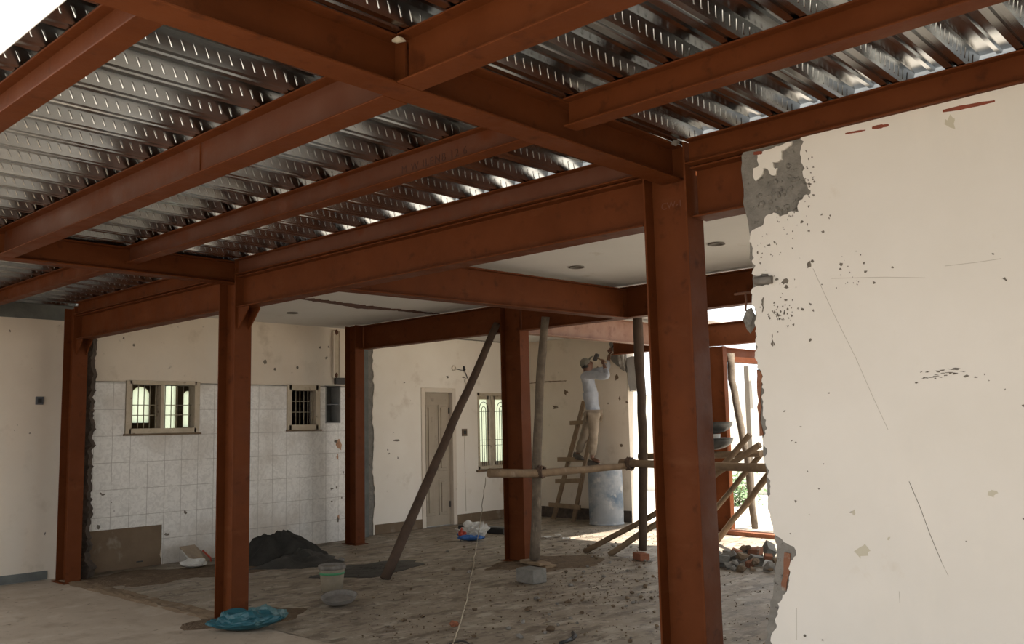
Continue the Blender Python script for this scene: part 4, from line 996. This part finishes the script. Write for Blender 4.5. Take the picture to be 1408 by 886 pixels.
Kn, An, Tn = px(816, 602, 12.14), px(814, 631, 12.16), px(828, 637.5, 12.14)
Kf, Af, Tf = px(803, 601, 12.44), px(793.5, 627, 12.47), px(800, 631, 12.42)
Hn, Hf = px(816, 572, 12.19), px(812, 572, 12.36)
worker = thing('person', (12.27, pelv.y, .93), 'person in pale shirt, khaki trousers and cap standing on the drum with raised arms', 'person')
nd = {'pelv': (pelv, (.13, .10)), 'waist': (waist, (.125, .095)), 'chest': (chest, (.145, .105)), 'neck': (neck, .055), 'skull': (skull, .07),
      'Sn': (Sn, .055), 'Sf': (Sf, .055), 'En': (En, .042), 'Ef': (Ef, .042), 'Wn': (Wn, .028), 'Wf': (Wf, .028),
      'Hn': (Hn, .085), 'Hf': (Hf, .085), 'Kn': (Kn, .055), 'Kf': (Kf, .055), 'An': (An, .038), 'Af': (Af, .038), 'Tn': (An.lerp(Tn, .8), .03), 'Tf': (Af.lerp(Tf, .8), .03)}
ed_ = [('pelv','waist'),('waist','chest'),('chest','neck'),('neck','skull'),('chest','Sn'),('chest','Sf'),('Sn','En'),('Sf','Ef'),('En','Wn'),('Ef','Wf'),
       ('pelv','Hn'),('pelv','Hf'),('Hn','Kn'),('Hf','Kf'),('Kn','An'),('Kf','Af'),('An','Tn'),('Af','Tf')]
body = MB(); body.add(*skin(nd, ed_))
# head: skull, face looking up toward the chisel
lookp = px(845, 474, 12.7); f = (lookp-skull).normalized(); f = (f+Vector((0, 0, -.12))).normalized()
sd = f.cross(Vector((0, 0, 1))).normalized(); up_ = sd.cross(f).normalized()
bm = bmesh.new(); bmesh.ops.create_uvsphere(bm, u_segments=28, v_segments=20, radius=1.)
vs = []
for v in bm.verts:
    q = v.co            # x = face forward, y = side, z = up
    w = .074*(1-.16*max(0, -q.z))
    p = Vector((q.x*(.098 if q.x < 0 else .088), q.y*w, q.z*.118))
    if q.x > .25:
        p.x += .016*math.exp(-(q.y/.22)**2-((q.z+.12)/.26)**2)*1.9      # nose
        p.x += .008*math.exp(-(q.y/.30)**2-((q.z+.52)/.12)**2)           # mouth
        p.x += .012*math.exp(-(q.y/.35)**2-((q.z+.85)/.2)**2)            # chin
        for s_ in (-1, 1): p.x -= .010*math.exp(-((q.y-s_*.38)/.2)**2-((q.z-.06)/.12)**2)
        p.x += .006*math.exp(-((q.z-.24)/.1)**2)
    vs.append(skull+f*p.x+sd*p.y+up_*p.z)
body.add(vs, [[v.index for v in fc.verts] for fc in bm.faces], True); bm.free()
for s_ in (-1, 1):
    body.lathe([(0, .012), (.02, .010), (.026, 0), (.018, -.012), (0, -.014)], skull+sd*s_*.074-f*.005-up_*.005, 14, axis=sd*s_, sx=.8, sy=1.2)
def grip(W, palm, axis, hid):
    """hand whose fingers close round a bar through palm along axis"""
    a = axis.normalized(); d = (palm-W); d = (d-a*d.dot(a)).normalized(); n = a.cross(d).normalized()
    nd = {'w': (W, .026), 'p': (palm-d*.045+n*.012, (.026, .018)), 'p2': (palm-d*.02+n*.022, (.034, .016))}
    ed = [('w', 'p'), ('p', 'p2')]
    for k in range(4):
        o_ = a*((k-1.5)*.0215); L = (.92, 1.06, 1., .84)[k]; pr = 'p2'
        for j, an in enumerate((70, 20, -35, -95)):
            r = .027; t_ = radians(an)
            key = 'f%d%d' % (k, j); nd[key] = (palm+o_+(n*sin(t_)+d*cos(t_))*r*(1.05 if j < 2 else L), .0105-.0008*j); ed.append((pr, key)); pr = key
    pr = 'p'
    for j, an in enumerate((185, 235, 285)):
        t_ = radians(an); key = 't%d' % j; nd[key] = (palm-a*(.046-.012*j)+(n*sin(t_)+d*cos(t_))*.03, .0115-.001*j); ed.append((pr, key)); pr = key
    body.add(*skin(nd, ed, 1))
ham_a = (px(819.5, 491.5, 12.22)-px(832, 498, 12.30)); grip(Wn, px(829, 497, 12.28), ham_a, 'n')
chi_a = (px(846, 473, XF-.0)-px(837, 483, 12.62)); grip(Wf, px(838.5, 482, 12.62), chi_a, 'f')
bo = body.build('body', 'skin', worker)
rm = bo.modifiers.new('fuse', 'REMESH'); rm.mode = 'VOXEL'; rm.voxel_size = .0055; rm.use_smooth_shade = True
# clothes
sh_n = {'waist': (waist, (.165, .125)), 'hem': (px(817, 569, 12.27), (.178, .135)), 'chest': (chest, (.185, .135)), 'neck': (neck+Vector((0, 0, -.03)), .075),
        'Sn': (Sn, .082), 'Sf': (Sf, .082), 'En': (En, .068), 'Ef': (Ef, .066), 'Cn': (En.lerp(Wn, .62), .05), 'Cf': (Ef.lerp(Wf, .6), .048)}
v_, f_ = skin(sh_n, [('waist','hem'),('waist','chest'),('chest','neck'),('chest','Sn'),('chest','Sf'),('Sn','En'),('Sf','Ef'),('En','Cn'),('Ef','Cf')], 3)
v_ = [p+Vector((0, .014*fbm(p.x*7, p.z*9, p.y*4), .006*fbm(p.x*9, p.y*9, p.z*8)))+Vector((.014*fbm(p.y*9+3, p.z*7, 2), 0, 0)) for p in v_]
MB().add(v_, f_, True).build('shirt', 'shirt', worker)
tr_n = {'pelv': (pelv+Vector((0, 0, .03)), (.155, .12)), 'Hn': (Hn, .112), 'Hf': (Hf, .112), 'Kn': (Kn, .082), 'Kf': (Kf, .08), 'Cn': (Kn.lerp(An, .86), .066), 'Cf': (Kf.lerp(Af, .84), .066)}
v_, f_ = skin(tr_n, [('pelv','Hn'),('pelv','Hf'),('Hn','Kn'),('Hf','Kf'),('Kn','Cn'),('Kf','Cf')], 3)
v_ = [p+Vector((.012*fbm(p.y*9, p.z*10, 1), .014*fbm(p.x*8, p.z*11, 5), 0)) for p in v_]
MB().add(v_, f_, True).build('trousers', 'trousers', worker)
def shoe(A, T, zs_):
    d = T-A; d.z = 0; d.normalize(); s = Vector((-d.y, d.x, 0)); b = MB(); rows = []
    for k in range(9):
        t_ = k/8; w = .040+.012*sin(pi*min(1, t_*1.25)); h = .105*(1-t_)**.8+.040
        if k == 8: w *= .62; h *= .7
        c = Vector((A.x, A.y, zs_))-d*.075+d*.275*t_
        rows.append([c+s*w*cos(a)*(1 if sin(a) > -.1 else 1.05)+Vector((0, 0, max(0, h*.5+h*.5*sin(a)))) for a in [2*pi*j/12 for j in range(12)]])
    vs = [p for r_ in rows for p in r_]
    b.add(vs, [(i*12+k, i*12+(k+1) % 12, (i+1)*12+(k+1) % 12, (i+1)*12+k) for i in range(8) for k in range(12)]+[tuple(range(12)), tuple(range(96, 108))], True)
    return b.build('shoe', 'shoe', worker)
shoe(An, Tn, H_+.005); shoe(Af, Tf, Af.z-.075)
# cap with its peak, hair below it
cp = MB(); prof = [(.098*cos(a), .098*sin(a)) for a in [pi*.5*k/8 for k in range(9)]]
cp.lathe([(.099, -.02)]+prof, skull+up_*.035-f*.012, 26, axis=(up_-f*.25), sx=.84, sy=1.02)
n_ = 12; b0 = [skull+up_*.055+(f*cos(a)*.085+sd*sin(a)*.07) for a in [-1.1+2.2*k/n_ for k in range(n_+1)]]
b1 = [skull+up_*.085+(f*(.085+.085*cos(a*.9))+sd*sin(a)*.07) for a in [-1.1+2.2*k/n_ for k in range(n_+1)]]
co = cp.build('cap', 'cap', worker)
pk = MB().add(b0+b1, [(k, k+1, n_+2+k, n_+1+k) for k in range(n_)], True).build('cap_peak', 'cap', co); md = pk.modifiers.new('thick', 'SOLIDIFY'); md.thickness = .005
hr = MB().lathe([(.093, .03), (.0955, 0), (.09, -.03), (.075, -.055), (.0, -.075)], skull-f*.022+up_*.015, 24, axis=(up_-f*.5), sx=.82, sy=.9).build('hair', 'hair', worker)
# hammer and chisel: held things
a0, a1 = px(834, 499, 12.31), px(819.5, 491.5, 12.22)
t = thing('hammer', (a0+a1)/2, 'club hammer in the raised near hand of the worker', 'hammer')
MB().tube([a0, a0.lerp(a1, .5), a1], [.014, .012, .013], 10).build('handle', 'wood', t)
h_ = (a1-a0).normalized(); hx = h_.cross(Vector((1, 0, 0))).normalized()
MB().obox(a1, hx*.065, h_*.026, Vector((.026, 0, 0))).build('hammer_head', 'iron_dark', t, .008)
c0_, c1_ = px(837, 484.5, 12.60), px(846, 472, XF-.02)
t = tag(MB().tube([c0_, c0_.lerp(c1_, .2), c0_.lerp(c1_, .85), c1_], [.016, .012, .011, .003], 8).build('chisel', 'iron_dark'), 'steel chisel held by the worker against the wall', 'chisel')

# ---------------------------------------------------------------- added unseen walls that shape the light
struct(MB().box(-1.1, 4.2, -2.5, -2.3, -.1, 3.5).build('shade_wall_front', 'plaster_old'), 'added unseen wall behind the viewpoint that blocks light from the front')  # unseen, added to keep light from behind the viewpoint off the steel
struct(MB().box(4.66, 6.6, .3, .55, -.1, 3.2).box(6.6, 12, .3, .55, 2.7, 3.2).build('shade_wall_side', 'plaster_old'), 'added unseen side wall shaping the light into the inner rooms')  # unseen, added to limit inner light; its lintel shades the inner beams
struct(MB().box(-4.2, -4.0, 3.0, 14, -.1, 2.0).build('shade_wall_open_side', 'cement_patch'), 'added unseen wall beyond the open side that cuts off low sky')  # unseen, added to block low sky on the open side
# ---------------------------------------------------------------- light
w = bpy.data.worlds.new('world'); SC.world = w; w.use_nodes = True
bg = w.node_tree.nodes['Background']; bg.inputs[0].default_value = (.93, .97, 1, 1); bg.inputs[1].default_value = 2.3
sd_ = bpy.data.lights.new('sun', 'SUN'); sun = bpy.data.objects.new('sun', sd_); COL.objects.link(sun)
sd_.energy = 20; sd_.angle = radians(1.2); sd_.color = (1, .94, .85)
sun.rotation_euler = Vector((.06, -.42, .90)).to_track_quat('Z', 'Y').to_euler()
vs_ = SC.view_settings; vs_.view_transform = 'Standard'; vs_.look = 'None'; vs_.gamma = 1; vs_.exposure = -.22; vs_.use_curve_mapping = False
SC.cycles.use_denoising = True
SC.cycles.max_bounces = 10; SC.cycles.diffuse_bounces = 6
